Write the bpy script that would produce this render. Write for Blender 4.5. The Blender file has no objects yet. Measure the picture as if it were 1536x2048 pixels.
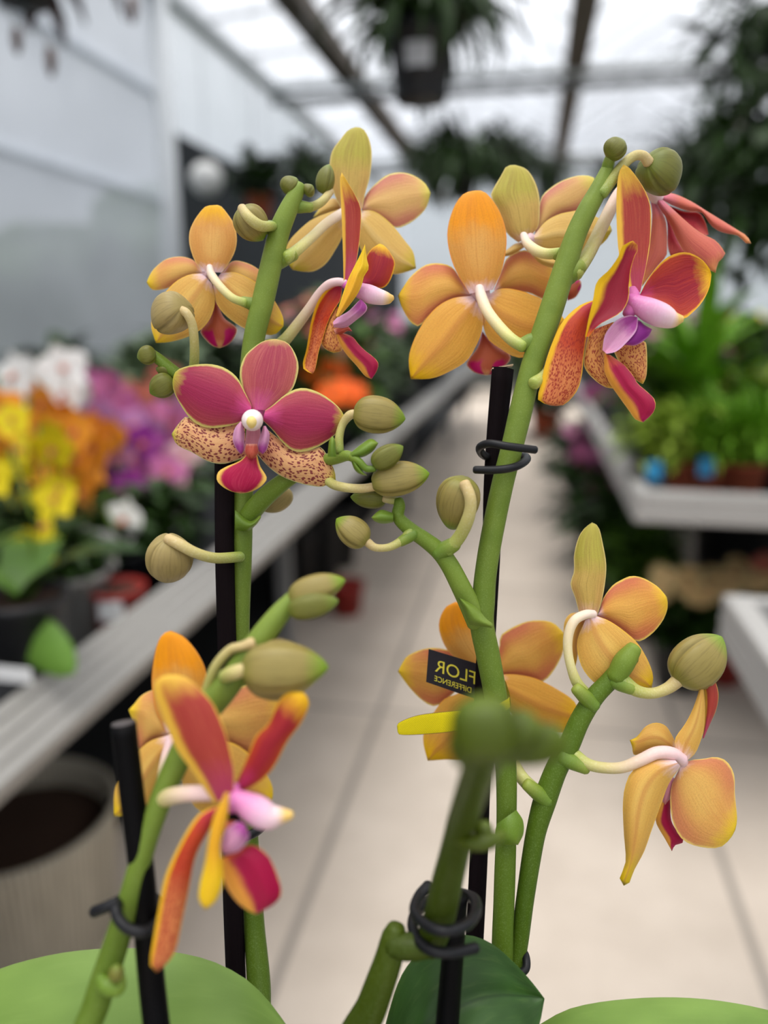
import bpy, math, random
from mathutils import Vector, Matrix
PI = math.pi
F = 1500.0                      # focal length in pixels of the 1536x2048 frame
CAMZ = 1.25
SC = bpy.context.scene
COL = SC.collection
# ------------------------------------------------------------------ camera
pitch = math.atan((1024-635)/F)
yv = Vector(((1065-768)/F, (1024-635)/F, -1)).normalized()
zv = Vector((0, math.cos(pitch), math.sin(pitch)))
xv = yv.cross(zv)
ROT = Matrix((xv, yv, zv))      # camera space -> world
CAM0 = Vector((0, 0, CAMZ))
cd = bpy.data.cameras.new('camera')
cam = bpy.data.objects.new('camera', cd); COL.objects.link(cam)
cam.matrix_world = Matrix.Translation(CAM0) @ ROT.to_4x4()
cd.sensor_fit = 'VERTICAL'; cd.sensor_height = 36; cd.lens = F/2048*36
cd.clip_start = .005; cd.clip_end = 200
cd.dof.use_dof = True; cd.dof.focus_distance = .220; cd.dof.aperture_fstop = cd.lens/5.6
SC.camera = cam
def W(px, py, d): return CAM0 + ROT @ Vector(((px-768)/F*d, (1024-py)/F*d, -d))
def G(px, py, z):
    r = ROT @ Vector(((px-768)/F, (1024-py)/F, -1)); return CAM0 + r*((z-CAMZ)/r.z)
# ------------------------------------------------------------------ materials
def lin(c): return c/12.92 if c <= .04045 else ((c+.055)/1.055)**2.4
def rgb(r, g, b): return (lin(r/255), lin(g/255), lin(b/255), 1)
class NT:
    def __init__(s, name):
        m = s.m = bpy.data.materials.new(name); m.use_nodes = True
        s.t = m.node_tree; s.t.nodes.clear()
        s.out = s.n('ShaderNodeOutputMaterial')
    def n(s, k, **kw):
        x = s.t.nodes.new(k)
        for a, b in kw.items(): setattr(x, a, b)
        return x
    def l(s, a, b): s.t.links.new(a, b)
    def put(s, sock, v):
        if isinstance(v, bpy.types.NodeSocket): s.l(v, sock)
        elif v is not None: sock.default_value = v
    def math(s, op, a, b=None, c=None, clamp=False):
        x = s.n('ShaderNodeMath', operation=op, use_clamp=clamp)
        for i, v in enumerate((a, b, c)): s.put(x.inputs[i], v)
        return x.outputs[0]
    def step(s, v, a, b):
        x = s.n('ShaderNodeMapRange', interpolation_type='SMOOTHSTEP')
        s.put(x.inputs[0], v); x.inputs[1].default_value = a; x.inputs[2].default_value = b
        x.inputs[3].default_value = 0; x.inputs[4].default_value = 1
        return x.outputs[0]
    def mix(s, f, a, b):
        x = s.n('ShaderNodeMix', data_type='RGBA'); s.put(x.inputs[0], f); s.put(x.inputs[6], a); s.put(x.inputs[7], b)
        return x.outputs[2]
    def uv(s):
        u = s.n('ShaderNodeUVMap'); x = s.n('ShaderNodeSeparateXYZ'); s.l(u.outputs[0], x.inputs[0]); return x.outputs[0], x.outputs[1]
    def vec(s, x, y, z=0.0):
        c = s.n('ShaderNodeCombineXYZ'); s.put(c.inputs[0], x); s.put(c.inputs[1], y); s.put(c.inputs[2], z); return c.outputs[0]
    def noise(s, v, scale=1., detail=2., rough=.5):
        x = s.n('ShaderNodeTexNoise'); s.put(x.inputs['Vector'], v); x.inputs['Scale'].default_value = scale
        x.inputs['Detail'].default_value = detail; x.inputs['Roughness'].default_value = rough; return x.outputs[0]
    def rnd(s):
        return s.n('ShaderNodeObjectInfo').outputs['Random']
    def ramp(s, v, stops):
        x = s.n('ShaderNodeValToRGB'); s.put(x.inputs[0], v); e = x.color_ramp.elements
        while len(e) < len(stops): e.new(.5)
        for k, (p, c) in enumerate(stops): e[k].position = p; e[k].color = c
        return x.outputs[0]
    def bsdf(s, color, rough=.5, sss=0, sssr=.0015, spec=.4, metal=0, bump=None, bstr=.2, bdist=.001, coat=0):
        p = s.n('ShaderNodeBsdfPrincipled'); s.put(p.inputs['Base Color'], color); s.put(p.inputs['Roughness'], rough)
        p.inputs['Specular IOR Level'].default_value = spec; p.inputs['Metallic'].default_value = metal
        p.inputs['Coat Weight'].default_value = coat
        if sss:
            p.inputs['Subsurface Weight'].default_value = sss; p.inputs['Subsurface Radius'].default_value = (1, .8, .6)
            p.inputs['Subsurface Scale'].default_value = sssr
        if bump is not None:
            b = s.n('ShaderNodeBump'); b.inputs['Strength'].default_value = bstr; b.inputs['Distance'].default_value = bdist
            s.l(bump, b.inputs['Height']); s.l(b.outputs[0], p.inputs['Normal'])
        s.l(p.outputs[0], s.out.inputs[0]); return p
    def world_pos(s): return s.n('ShaderNodeNewGeometry').outputs['Position']
    def obj_pos(s): return s.n('ShaderNodeTexCoord').outputs['Object']

def plain(name, c, rough=.5, spec=.4, metal=0, vary=.12, scale=30, bump=0, coat=0):
    t = NT(name); nz = t.noise(t.obj_pos(), scale, 3)
    d = tuple(x*(1-vary) for x in c[:3])+(1,); u = tuple(min(1, x*(1+vary)) for x in c[:3])+(1,)
    t.bsdf(t.mix(nz, d, u), rough, spec=spec, metal=metal, bump=nz if bump else None, bstr=bump, coat=coat); return t.m

def petal_mat(name, base, body, tip, rim, base_end=.14, tip_start=.72, rim_w=.1, vein=None, vamt=.35, side=None, samt=.6,
              spots=None, sscale=(9, 13), lrim=0, rrim=0, rough=.5, mid=None, sv=(0, .85), sedge=.95, grain=26, blotch=None, pale=None):
    t = NT(name); u, v = t.uv(); au = t.math('ABSOLUTE', t.math('MULTIPLY_ADD', u, 2, -1))
    wob = t.math('MULTIPLY_ADD', t.noise(t.vec(t.math('MULTIPLY', u, 7), t.math('MULTIPLY', v, 9)), 1, 3), .16, -.08)
    vv = t.math('ADD', v, wob)
    c = t.ramp(vv, [(0, base), (base_end, body), (tip_start, body), (min(.99, tip_start+.22), tip)])
    if side:
        f = t.math('MULTIPLY', t.step(t.math('ADD', au, wob), .2, .95), t.math('SUBTRACT', 1, t.step(vv, tip_start-.2, tip_start+.12)))
        c = t.mix(t.math('MULTIPLY', f, samt), c, side)
    if pale:
        f = t.math('MULTIPLY', t.math('SUBTRACT', 1, t.step(au, .05, .75)), t.math('MULTIPLY', t.step(vv, .1, .3), t.math('SUBTRACT', 1, t.step(vv, .45, .7))))
        c = t.mix(t.math('MULTIPLY', f, .8), c, pale)
    if mid: c = t.mix(t.math('MULTIPLY', t.math('SUBTRACT', 1, t.step(au, 0, .28)), .7), c, mid)
    if vein:
        nz = t.noise(t.vec(t.math('MULTIPLY', u, grain), t.math('MULTIPLY', v, 2.2)), 1, 4, .65)
        c = t.mix(t.math('MULTIPLY', t.step(nz, .46, .68), vamt), c, vein)
    fine = t.noise(t.vec(t.math('MULTIPLY', u, 60), t.math('MULTIPLY', v, 75)), 1, 2)
    dk = t.mix(.8, (0, 0, 0, 1), c)
    c = t.mix(t.math('MULTIPLY', t.step(fine, .42, .7), .6), c, dk)
    if spots:
        x = t.n('ShaderNodeTexVoronoi', feature='F1'); x.inputs['Scale'].default_value = 1
        dw = t.noise(t.vec(t.math('MULTIPLY', u, 5), t.math('MULTIPLY', v, 6)), 1, 2)
        t.l(t.vec(t.math('MULTIPLY_ADD', u, sscale[0], dw), t.math('MULTIPLY_ADD', v, sscale[1], dw)), x.inputs['Vector'])
        f = t.math('SUBTRACT', 1, t.step(x.outputs['Distance'], .34, .5))
        f = t.math('MULTIPLY', f, t.math('SUBTRACT', 1, t.step(au, sedge-.15, sedge)))
        f = t.math('MULTIPLY', f, t.math('MULTIPLY', t.step(v, sv[0]-.1, sv[0]+.05), t.math('SUBTRACT', 1, t.step(v, sv[1]-.12, sv[1]+.04))))
        c = t.mix(t.math('MULTIPLY', f, .92), c, spots)
    if blotch:
        f = t.math('MULTIPLY', t.math('MULTIPLY', t.step(t.math('ADD', au, wob), .22, .42), t.math('SUBTRACT', 1, t.step(t.math('ADD', au, wob), .8, 1))), t.math('MULTIPLY', t.step(vv, .5, .62), t.math('SUBTRACT', 1, t.step(vv, .86, .97))))
        c = t.mix(f, c, blotch)
    if rim: c = t.mix(t.step(t.math('ADD', au, t.math('MULTIPLY', wob, .6)), 1-rim_w, 1-rim_w*.25), c, rim)
    if lrim: c = t.mix(t.math('SUBTRACT', 1, t.step(t.math('ADD', u, t.math('MULTIPLY', wob, .5)), lrim*.45, lrim)), c, rim or tip)
    if rrim: c = t.mix(t.step(t.math('ADD', u, t.math('MULTIPLY', wob, .5)), 1-rrim, 1-rrim*.45), c, rim or tip)
    bn = t.noise(t.vec(t.math('MULTIPLY', u, 34), t.math('MULTIPLY', v, 5)), 1, 3)
    t.bsdf(c, rough, sss=.15, sssr=.001, spec=.25, bump=bn, bstr=.22, bdist=.0006)
    return t.m
O = rgb
M = {}
PINKW = O(238, 205, 214)
M['mg_dorsal'] = petal_mat('petal_front_magenta_dorsal', O(200, 84, 140), O(160, 58, 76), O(196, 184, 96), O(206, 190, 108), base_end=.3, tip_start=.78, rim_w=.1, vein=O(204, 120, 106), vamt=.42, grain=44, side=O(186, 104, 84), samt=.5)
M['mg_lat'] = petal_mat('petal_front_magenta', O(200, 70, 134), O(152, 34, 72), O(200, 200, 60), O(198, 184, 96), base_end=.26, tip_start=.78, rim_w=.12, vein=O(118, 14, 46), vamt=.4, grain=52, side=O(176, 80, 72), samt=.55)
M['rd_lat'] = petal_mat('petal_front_red', O(190, 56, 110), O(146, 24, 40), O(236, 184, 24), O(230, 162, 30), base_end=.22, tip_start=.68, rim_w=.11, vein=O(186, 58, 34), vamt=.45, side=O(186, 70, 30), samt=.6)
M['rd_side'] = petal_mat('petal_front_crimson_edge', O(216, 116, 30), O(142, 16, 42), O(216, 146, 40), O(232, 182, 20), base_end=.1, tip_start=.88, rim_w=.05, lrim=.36, vein=O(120, 8, 30), vamt=.4)
M['yl_edge'] = petal_mat('petal_back_yellow', O(232, 170, 70), O(236, 172, 40), O(240, 196, 30), O(244, 200, 30), tip_start=.5, rim_w=.2, vein=O(222, 150, 40), vamt=.3)
M['co_out'] = petal_mat('petal_back_coral', O(216, 124, 152), O(202, 104, 84), O(220, 146, 84), O(214, 130, 80), base_end=.22, tip_start=.75, rim_w=.05, vein=O(180, 70, 74), vamt=.55)
M['co_in'] = petal_mat('petal_front_dark_coral', O(150, 30, 50), O(168, 40, 52), O(206, 96, 90), O(206, 110, 90), tip_start=.6, rim_w=.06, vein=O(140, 24, 44), vamt=.6)
M['lip'] = petal_mat('lip_magenta', O(196, 60, 50), O(158, 4, 58), O(186, 14, 84), O(238, 180, 70), base_end=.25, tip_start=.8, rim_w=.12, vein=O(206, 60, 110), vamt=.3)
M['lip_l'] = petal_mat('lip_magenta_edged', O(214, 100, 50), O(158, 4, 58), O(196, 30, 96), O(236, 160, 66), base_end=.2, tip_start=.85, rim_w=.04, lrim=.4, vein=O(150, 0, 60), vamt=.3)
M['lip_fan'] = petal_mat('lip_magenta_fan', O(180, 34, 54), O(164, 8, 62), O(236, 196, 120), O(236, 186, 84), base_end=.2, tip_start=.84, rim_w=.26, vein=O(196, 60, 90), vamt=.4)
M['throat'] = petal_mat('lip_throat_pink', O(236, 190, 205), O(222, 150, 165), O(206, 120, 110), O(226, 160, 190), vein=O(190, 90, 110), vamt=.4)
M['callus'] = petal_mat('lip_callus_orange', O(214, 150, 130), O(186, 86, 66), O(180, 50, 56), O(206, 130, 110), vein=O(160, 30, 24), vamt=.8, grain=7)
def grad(name, stops, rough=.45, nscale=(3, 40), namt=.2, sss=.15, spec=.35):
    t = NT(name); u, v = t.uv(); c = t.ramp(v, stops)
    nz = t.noise(t.vec(t.math('MULTIPLY', u, nscale[0]*6), t.math('MULTIPLY', v, nscale[1])), 1, 3)
    c = t.mix(t.math('MULTIPLY', t.step(nz, .45, .75), namt), c, t.mix(.5, c, (1, 1, 1, 1)))
    t.bsdf(c, rough, sss=sss, spec=spec, bump=nz, bstr=.12, bdist=.0004); return t.m
M['column'] = grad('column_pink_cream', [(0, O(204, 90, 170)), (.3, O(220, 136, 184)), (.6, O(232, 186, 208)), (.8, O(236, 204, 206)), (.9, O(230, 190, 104))], .4)
M['column_front'] = grad('column_white_pink', [(0, O(196, 80, 150)), (.3, O(230, 170, 200)), (.6, O(246, 226, 228)), (1, O(248, 228, 222))], .4)
M['anther'] = grad('anther_yellow', [(0, O(240, 214, 140)), (1, O(240, 208, 110))], .4)
M['ped_pink'] = grad('pedicel_pink', [(0, O(236, 198, 204)), (.35, O(234, 200, 190)), (.7, O(206, 190, 130)), (1, O(160, 172, 76))])
M['ped_cream'] = grad('pedicel_cream', [(0, O(238, 214, 206)), (.3, O(238, 216, 180)), (.75, O(214, 206, 132)), (1, O(150, 170, 66))])
M['ped_olive'] = grad('pedicel_olive', [(0, O(196, 176, 116)), (.5, O(184, 176, 100)), (1, O(128, 156, 60))])
M['bract'] = grad('bract_green', [(0, O(92, 120, 28)), (.6, O(102, 130, 32)), (1, O(126, 146, 50))], namt=.06, sss=.05)
M['or_dorsal'] = petal_mat('petal_back_orange_dorsal', PINKW, O(214, 152, 78), O(228, 168, 10), O(228, 172, 84), tip_start=.6, rim_w=.08, vein=O(190, 114, 48), vamt=0.27, pale=O(226, 176, 98))
M['or_amber'] = petal_mat('petal_back_amber_dorsal', PINKW, O(216, 152, 70), O(232, 146, 4), O(226, 136, 44), base_end=.12, tip_start=.42, rim_w=.07, vein=O(184, 100, 32), vamt=0.31, pale=O(220, 164, 84))
M['or_lat'] = petal_mat('petal_back_orange_lateral', PINKW, O(216, 160, 84), O(228, 192, 36), O(228, 186, 90), tip_start=.7, rim_w=.07, side=O(196, 104, 84), samt=.7, vein=O(196, 126, 66), vamt=0.24, pale=O(222, 176, 94))
M['or_sep'] = petal_mat('sepal_back_orange', PINKW, O(214, 164, 78), O(226, 188, 16), O(228, 174, 56), tip_start=.72, rim_w=.07, vein=O(186, 122, 56), vamt=0.27, mid=O(196, 138, 70), pale=O(224, 184, 96))
M['am_sep'] = petal_mat('sepal_back_amber', PINKW, O(218, 158, 62), O(228, 176, 4), O(228, 152, 36), base_end=.16, tip_start=.66, rim_w=.06, vein=O(186, 110, 38), vamt=0.29, mid=O(198, 132, 56))
M['am_lat'] = petal_mat('petal_back_amber_lateral', PINKW, O(216, 154, 70), O(226, 186, 34), O(230, 190, 72), base_end=.12, tip_start=.72, rim_w=.08, side=O(196, 92, 78), samt=.75, vein=O(196, 118, 56), vamt=0.24, pale=O(222, 168, 80))
M['ol_dorsal'] = petal_mat('petal_back_olive_dorsal', O(222, 180, 160), O(196, 164, 86), O(178, 166, 70), O(216, 190, 112), tip_start=.4, rim_w=.09, vein=O(150, 124, 56), vamt=.6, side=O(206, 152, 96), samt=.5)
M['ol_lat'] = petal_mat('petal_back_olive_lateral', O(214, 158, 150), O(212, 168, 102), O(206, 196, 80), O(222, 202, 118), tip_start=.74, rim_w=.09, side=O(192, 104, 98), samt=.85, vein=O(192, 138, 80), vamt=0.24)
M['ol_sep'] = petal_mat('sepal_back_olive', O(232, 202, 182), O(210, 170, 90), O(196, 176, 50), O(216, 176, 70), tip_start=.68, rim_w=.08, vein=O(180, 132, 62), vamt=0.31, mid=O(218, 186, 116))
M['sp_sep'] = petal_mat('sepal_front_spotted', O(214, 140, 110), O(216, 164, 112), O(196, 196, 40), O(196, 184, 116), base_end=.3, tip_start=.82, rim_w=.07, spots=O(116, 18, 40), sscale=(16, 23), sv=(-.2, .97), sedge=1.1, vein=O(196, 120, 84), vamt=.5)
M['rd_dorsal'] = petal_mat('petal_front_red_dorsal', O(176, 56, 100), O(160, 54, 46), O(228, 184, 64), O(228, 176, 62), base_end=.3, tip_start=.7, rim_w=.08, vein=O(196, 104, 68), vamt=.4, lrim=.24, grain=44)
M['os_sep'] = petal_mat('sepal_front_orange_speckled', O(180, 36, 76), O(186, 66, 32), O(212, 128, 74), O(232, 174, 30), base_end=.2, tip_start=.4, rim_w=.06, lrim=.2, spots=O(150, 40, 30), sscale=(26, 38), sv=(.3, 1.3), sedge=1.0, vein=O(166, 44, 30), vamt=.5)
M['ys_sep'] = petal_mat('sepal_front_yellow_speckled', O(206, 116, 70), O(216, 148, 80), O(226, 184, 40), O(226, 184, 92), tip_start=.85, rim_w=.14, spots=O(146, 36, 36), sscale=(22, 20), sv=(-.1, .95), sedge=1.0)
M['lip_back'] = petal_mat('lip_back_amber', O(150, 50, 40), O(176, 84, 52), O(214, 150, 100), O(222, 150, 120), base_end=.3, tip_start=.7, rim_w=.07, blotch=O(176, 0, 88))
M['lobe'] = petal_mat('lip_lobe_violet', O(220, 150, 176), O(206, 146, 178), O(164, 70, 146), O(206, 150, 186), base_end=.2, tip_start=.5, rim_w=.25, vein=O(176, 80, 150), vamt=.4)
M['lobe2'] = petal_mat('lip_lobe_purple', O(170, 60, 140), O(142, 44, 138), O(160, 70, 150), O(176, 100, 166), rim_w=.2, vein=O(126, 26, 120), vamt=.4)
M['receptacle_pink'] = plain('flower_centre_pink', O(206, 104, 166), .5)
M['collar'] = grad('bract_collar_green', [(0, O(96, 126, 40)), (.5, O(108, 132, 40)), (1, O(142, 154, 62))], sss=.05, namt=.06)
M['receptacle'] = plain('flower_base_pink', O(226, 190, 196), .5)
M['ped_bud'] = grad('pedicel_bud', [(0, O(200, 172, 122)), (.3, O(196, 180, 116)), (.75, O(170, 172, 86)), (1, O(126, 152, 58))])
def stemmat(name, a, b):
    t = NT(name); u, v = t.uv(); c = t.ramp(v, [(0, a), (1, b)])
    nz = t.noise(t.obj_pos(), 2600, 3, .6); big = t.noise(t.obj_pos(), 120, 2)
    c = t.mix(t.math('MULTIPLY', t.step(nz, .5, .7), .13), c, O(176, 200, 130)); c = t.mix(t.math('MULTIPLY', t.step(big, .4, .7), .25), c, a)
    t.bsdf(c, .45, sss=.05, spec=.2, bump=nz, bstr=.1, bdist=.0003); return t.m
M['stem'] = stemmat('flower_stem_green', O(70, 96, 14), O(124, 143, 58))
M['stem_low'] = stemmat('flower_stem_dark_green', O(58, 82, 10), O(88, 112, 30))
M['stem_side'] = stemmat('side_branch_green', O(98, 122, 36), O(122, 142, 56))
M['stem_front'] = stemmat('front_shoot_green', O(52, 66, 2), O(64, 78, 6))
def budmat(name, a, b, tip):
    t = NT(name); u, v = t.uv(); c = t.ramp(v, [(0, b), (.18, a), (.72, a), (.95, tip)])
    nz = t.noise(t.vec(t.math('MULTIPLY', u, 60), t.math('MULTIPLY', v, 3)), 1, 4)
    c = t.mix(t.math('MULTIPLY', t.step(nz, .46, .66), .55), c, t.mix(.66, (0.02, 0.01, 0, 1), c))
    seam = t.math('ABSOLUTE', t.math('SUBTRACT', t.math('FRACT', t.math('MULTIPLY', u, 3)), .5))
    c = t.mix(t.math('MULTIPLY', t.math('SUBTRACT', 1, t.step(seam, 0, .06)), .5), c, t.mix(.5, (.02, .01, 0, 1), c))
    t.bsdf(c, .45, sss=.15, spec=.35, bump=nz, bstr=.12, bdist=.0004); return t.m
M['bud'] = budmat('bud_olive_tan', O(146, 130, 70), O(130, 126, 52), O(118, 146, 32))
M['bud_g'] = budmat('bud_green', O(110, 110, 42), O(108, 118, 42), O(112, 130, 44))
M['bud_t'] = budmat('bud_tan', O(160, 140, 88), O(152, 134, 76), O(148, 134, 74))
M['bud_dark'] = budmat('shoot_tip_green', O(70, 84, 0), O(58, 70, 0), O(84, 102, 6))
def leafmat(name, a, b, vein, rough=.35, spec=.5):
    t = NT(name); u, v = t.uv(); nz = t.noise(t.vec(t.math('MULTIPLY', u, 30), t.math('MULTIPLY', v, 8)), 1, 3)
    big = t.noise(t.vec(t.math('MULTIPLY', u, 3), t.math('MULTIPLY', v, 3)), 1, 2)
    c = t.mix(t.step(big, .35, .65), a, b); c = t.mix(t.math('MULTIPLY', t.step(nz, .5, .75), .03), c, O(190, 210, 120))
    au = t.math('ABSOLUTE', t.math('MULTIPLY_ADD', u, 2, -1)); c = t.mix(t.math('MULTIPLY', t.math('SUBTRACT', 1, t.step(au, 0, .05)), .6), c, vein)
    t.bsdf(c, rough, sss=.1, spec=spec, bump=nz, bstr=.06, bdist=.0005); return t.m
M['leaf_light'] = leafmat('leaf_light_green', O(92, 122, 38), O(110, 140, 54), O(120, 148, 66), .5)
M['leaf_dark'] = leafmat('leaf_dark_green', O(38, 66, 22), O(50, 82, 32), O(28, 52, 16), .38, .25)
M['leaf_scar'] = plain('leaf_scar_tan', O(170, 160, 100), .6)
t = NT('stake_black'); nz = t.noise(t.vec(t.math('MULTIPLY', t.uv()[0], 60), t.math('MULTIPLY', t.uv()[1], 6)), 1, 4)
t.bsdf(t.mix(nz, O(10, 6, 8), O(28, 20, 22)), .8, spec=.06, bump=nz, bstr=.3, bdist=.0003); M['stake'] = t.m
M['stake_round'] = plain('stake_black_plastic', O(5, 4, 5), .55, spec=.1)
M['stake_cut'] = plain('stake_cut_wood', O(226, 196, 160), .8)
M['clip'] = plain('clip_black_plastic', O(18, 18, 22), .45, spec=.3, scale=400)
t = NT('ribbon_yellow_weave'); u, v = t.uv()
w1 = t.math('SINE', t.math('MULTIPLY', u, 110)); w2 = t.math('SINE', t.math('ADD', t.math('MULTIPLY', v, 420), t.math('MULTIPLY', t.math('SINE', t.math('MULTIPLY', u, 55)), 1.5)))
ww = t.math('MULTIPLY_ADD', t.math('MULTIPLY', w1, w2), .5, .5)
c = t.mix(t.step(ww, .3, .8), O(186, 166, 10), O(246, 228, 20)); au = t.math('ABSOLUTE', t.math('MULTIPLY_ADD', u, 2, -1))
c = t.mix(t.step(au, .93, .97), c, O(110, 76, 50)); t.bsdf(c, .6, spec=.2, bump=ww, bstr=.3, bdist=.0002); M['ribbon'] = t.m
M['ribbon_black'] = plain('ribbon_black_satin', O(40, 36, 42), .6, spec=.2, scale=900)
M['ink'] = plain('ribbon_yellow_lettering', O(222, 206, 66), .6, vary=.2, scale=2500)
# ------------------------------------------------------------------ object helpers
WL = {}
def link(o, parent=None, loc=None):
    COL.objects.link(o); loc = Vector(loc) if loc is not None else Vector((0, 0, 0)); WL[o] = loc
    if parent is not None: o.parent = parent; o.location = loc - WL[parent]
    else: o.location = loc
    return o
def tag(o, label=None, cat=None, group=None, kind=None):
    if label: o['label'] = label
    if cat: o['category'] = cat
    if group: o['group'] = group
    if kind: o['kind'] = kind
    return o
def empty(name, loc, parent=None):
    o = bpy.data.objects.new(name, None); o.empty_display_size = .02; return link(o, parent, loc)
def mesh(name, V, Fc, mats, parent=None, uvs=None, mi=None, smooth=True, sharp=None, origin=None):
    if not isinstance(mats, (list, tuple)): mats = [mats]
    V = [Vector(v) for v in V]
    if origin is None:
        origin = sum(V, Vector((0, 0, 0)))/len(V)
    me = bpy.data.meshes.new(name); me.from_pydata([v-origin for v in V], [], Fc)
    for m in mats: me.materials.append(m)
    if uvs:
        l = me.uv_layers.new(name='UVMap')
        for p in me.polygons:
            for k in p.loop_indices: l.data[k].uv = uvs[me.loops[k].vertex_index]
    for k, p in enumerate(me.polygons):
        p.use_smooth = smooth
        if mi: p.material_index = mi[k]
    if sharp:
        at = me.attributes.new('sharp_edge', 'BOOLEAN', 'EDGE')
        for e in me.edges:
            if (min(e.vertices), max(e.vertices)) in sharp: at.data[e.index].value = True
    me.update()
    return link(bpy.data.objects.new(name, me), parent, origin)
def cr(pts, n, dim=3):
    """Catmull-Rom through pts, n samples evenly spaced along the length of the first two coordinates"""
    P = [tuple(p)+(0,)*(dim-len(p)) for p in pts]
    if len(P) == 2: P = [P[0], tuple((a+b)/2 for a, b in zip(*P)), P[1]]
    Q = [tuple(2*a-b for a, b in zip(P[0], P[1]))]+P+[tuple(2*a-b for a, b in zip(P[-1], P[-2]))]
    dense = []
    for i in range(1, len(Q)-2):
        p0, p1, p2, p3 = Q[i-1:i+3]
        for k in range(12):
            t = k/12
            dense.append(tuple(.5*(2*b+(c-a)*t+(2*a-5*b+4*c-d)*t*t+(3*b-a-3*c+d)*t**3) for a, b, c, d in zip(p0, p1, p2, p3)))
    dense.append(P[-1])
    L = [0]
    for a, b in zip(dense, dense[1:]): L.append(L[-1]+math.hypot(b[0]-a[0], b[1]-a[1], (b[2]-a[2]) if dim > 2 else 0)+1e-9)
    out = []; j = 0
    for k in range(n):
        s = L[-1]*k/(n-1)
        while j < len(L)-2 and L[j+1] < s: j += 1
        t = (s-L[j])/(L[j+1]-L[j]); out.append(tuple(a+(b-a)*t for a, b in zip(dense[j], dense[j+1])))
    return out
class Crop:
    def __init__(s, x0, y0, k): s.x0, s.y0, s.k = x0, y0, k
    def p(s, x, y): return s.x0+x/s.k, s.y0+y/s.k
IMG = Crop(0, 0, 1)
cA, cB, cC, cD = Crop(280, 390, 4.8), Crop(560, 240, 4.8), Crop(540, 480, 5.486), Crop(330, 670, 4.042)
cE, cF, cG, cH = Crop(790, 370, 3.84), Crop(960, 310, 5.486), Crop(1180, 270, 4.518), Crop(1060, 470, 4.042)
cI, cJ, cK, cL = Crop(1100, 1030, 4.267), Crop(1120, 1290, 4.042), Crop(780, 1180, 3.84), Crop(220, 1240, 2.843)
cM, cN, cO, cP = Crop(620, 780, 4.267), Crop(260, 260, 3.491), Crop(780, 1380, 3.065), Crop(400, 1120, 4.8)
cQ, cR, cS, cT = Crop(940, 1000, 2.56), Crop(620, 860, 2.648), Crop(100, 1100, 2.327), Crop(0, 1500, 2.4)
cU = Crop(0, 660, 2.767)
def petal(parent, name, crop, d, L, R, tip, mats, bulge=-1.6, dz=0, tilt=None, n=20, m=11, th=.22, wave=0, seed=0, crease=0):
    """a tepal, lip or leaf with two faces and a lens-shaped section: L and R are its edges from base to tip (x, y, depth offset mm)"""
    if not isinstance(mats, (list, tuple)): mats = [mats, mats]
    L = cr(list(L)+[tip], n); R = cr(list(R)+[tip], n); rd = random.Random(seed+int(L[0][0]))
    f1, f2 = rd.uniform(0, 6), rd.uniform(0, 6)
    V = [[], []]; UV = []
    for i in range(n):
        v = i/(n-1)
        pr = math.sin(PI*(.08+.92*v))**.6 if v < 1 else 0
        for k in range(m):
            u = k/(m-1); w = 2*u-1
            x, y, z = (a+(b-a)*u for a, b in zip(L[i], R[i])); px, py = crop.p(x, y)
            z += dz+bulge*(1-w*w)*pr-crease*math.exp(-(w/.16)**2)*pr*(1 if bulge < 0 else -1)
            if wave: z += wave*pr*abs(w)**2*math.sin(7*v+f1+(2.2 if w > 0 else 0))
            if tilt: z += tilt[0]*(px-tilt[2])+tilt[1]*(py-tilt[3])
            dd = d+z*.001; t = th*.001*max(0, (1-w**4))*(1 if i < n-1 else 0)
            V[0].append(W(px, py, dd-t)); V[1].append(W(px, py, dd+t)); UV.append((u, v))
    def bnd(i, k): return k in (0, m-1) or i == n-1
    VV = list(V[0]); UU = list(UV); idx = {}
    for i in range(n):
        for k in range(m):
            if bnd(i, k): idx[i, k] = i*m+k
            else: idx[i, k] = len(VV); VV.append(V[1][i*m+k]); UU.append(UV[i*m+k])
    mid = (n//2)*m+m//2
    nn = (V[0][mid+1]-V[0][mid]).cross(V[0][mid+m]-V[0][mid]); flip = nn.dot(V[0][mid]-CAM0) > 0
    FC, MI = [], []; sharp = set()
    for i in range(n-1):
        for k in range(m-1):
            q = [i*m+k, i*m+k+1, (i+1)*m+k+1, (i+1)*m+k]; FC.append(q[::-1] if flip else q); MI.append(0)
            q = [idx[i, k], idx[i, k+1], idx[i+1, k+1], idx[i+1, k]]; FC.append(q if flip else q[::-1]); MI.append(1)
        for k in (0, m-1): sharp.add((min(i*m+k, (i+1)*m+k), max(i*m+k, (i+1)*m+k)))
    return mesh(name, VV, FC, mats, parent, UU, MI, sharp=sharp)
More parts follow.
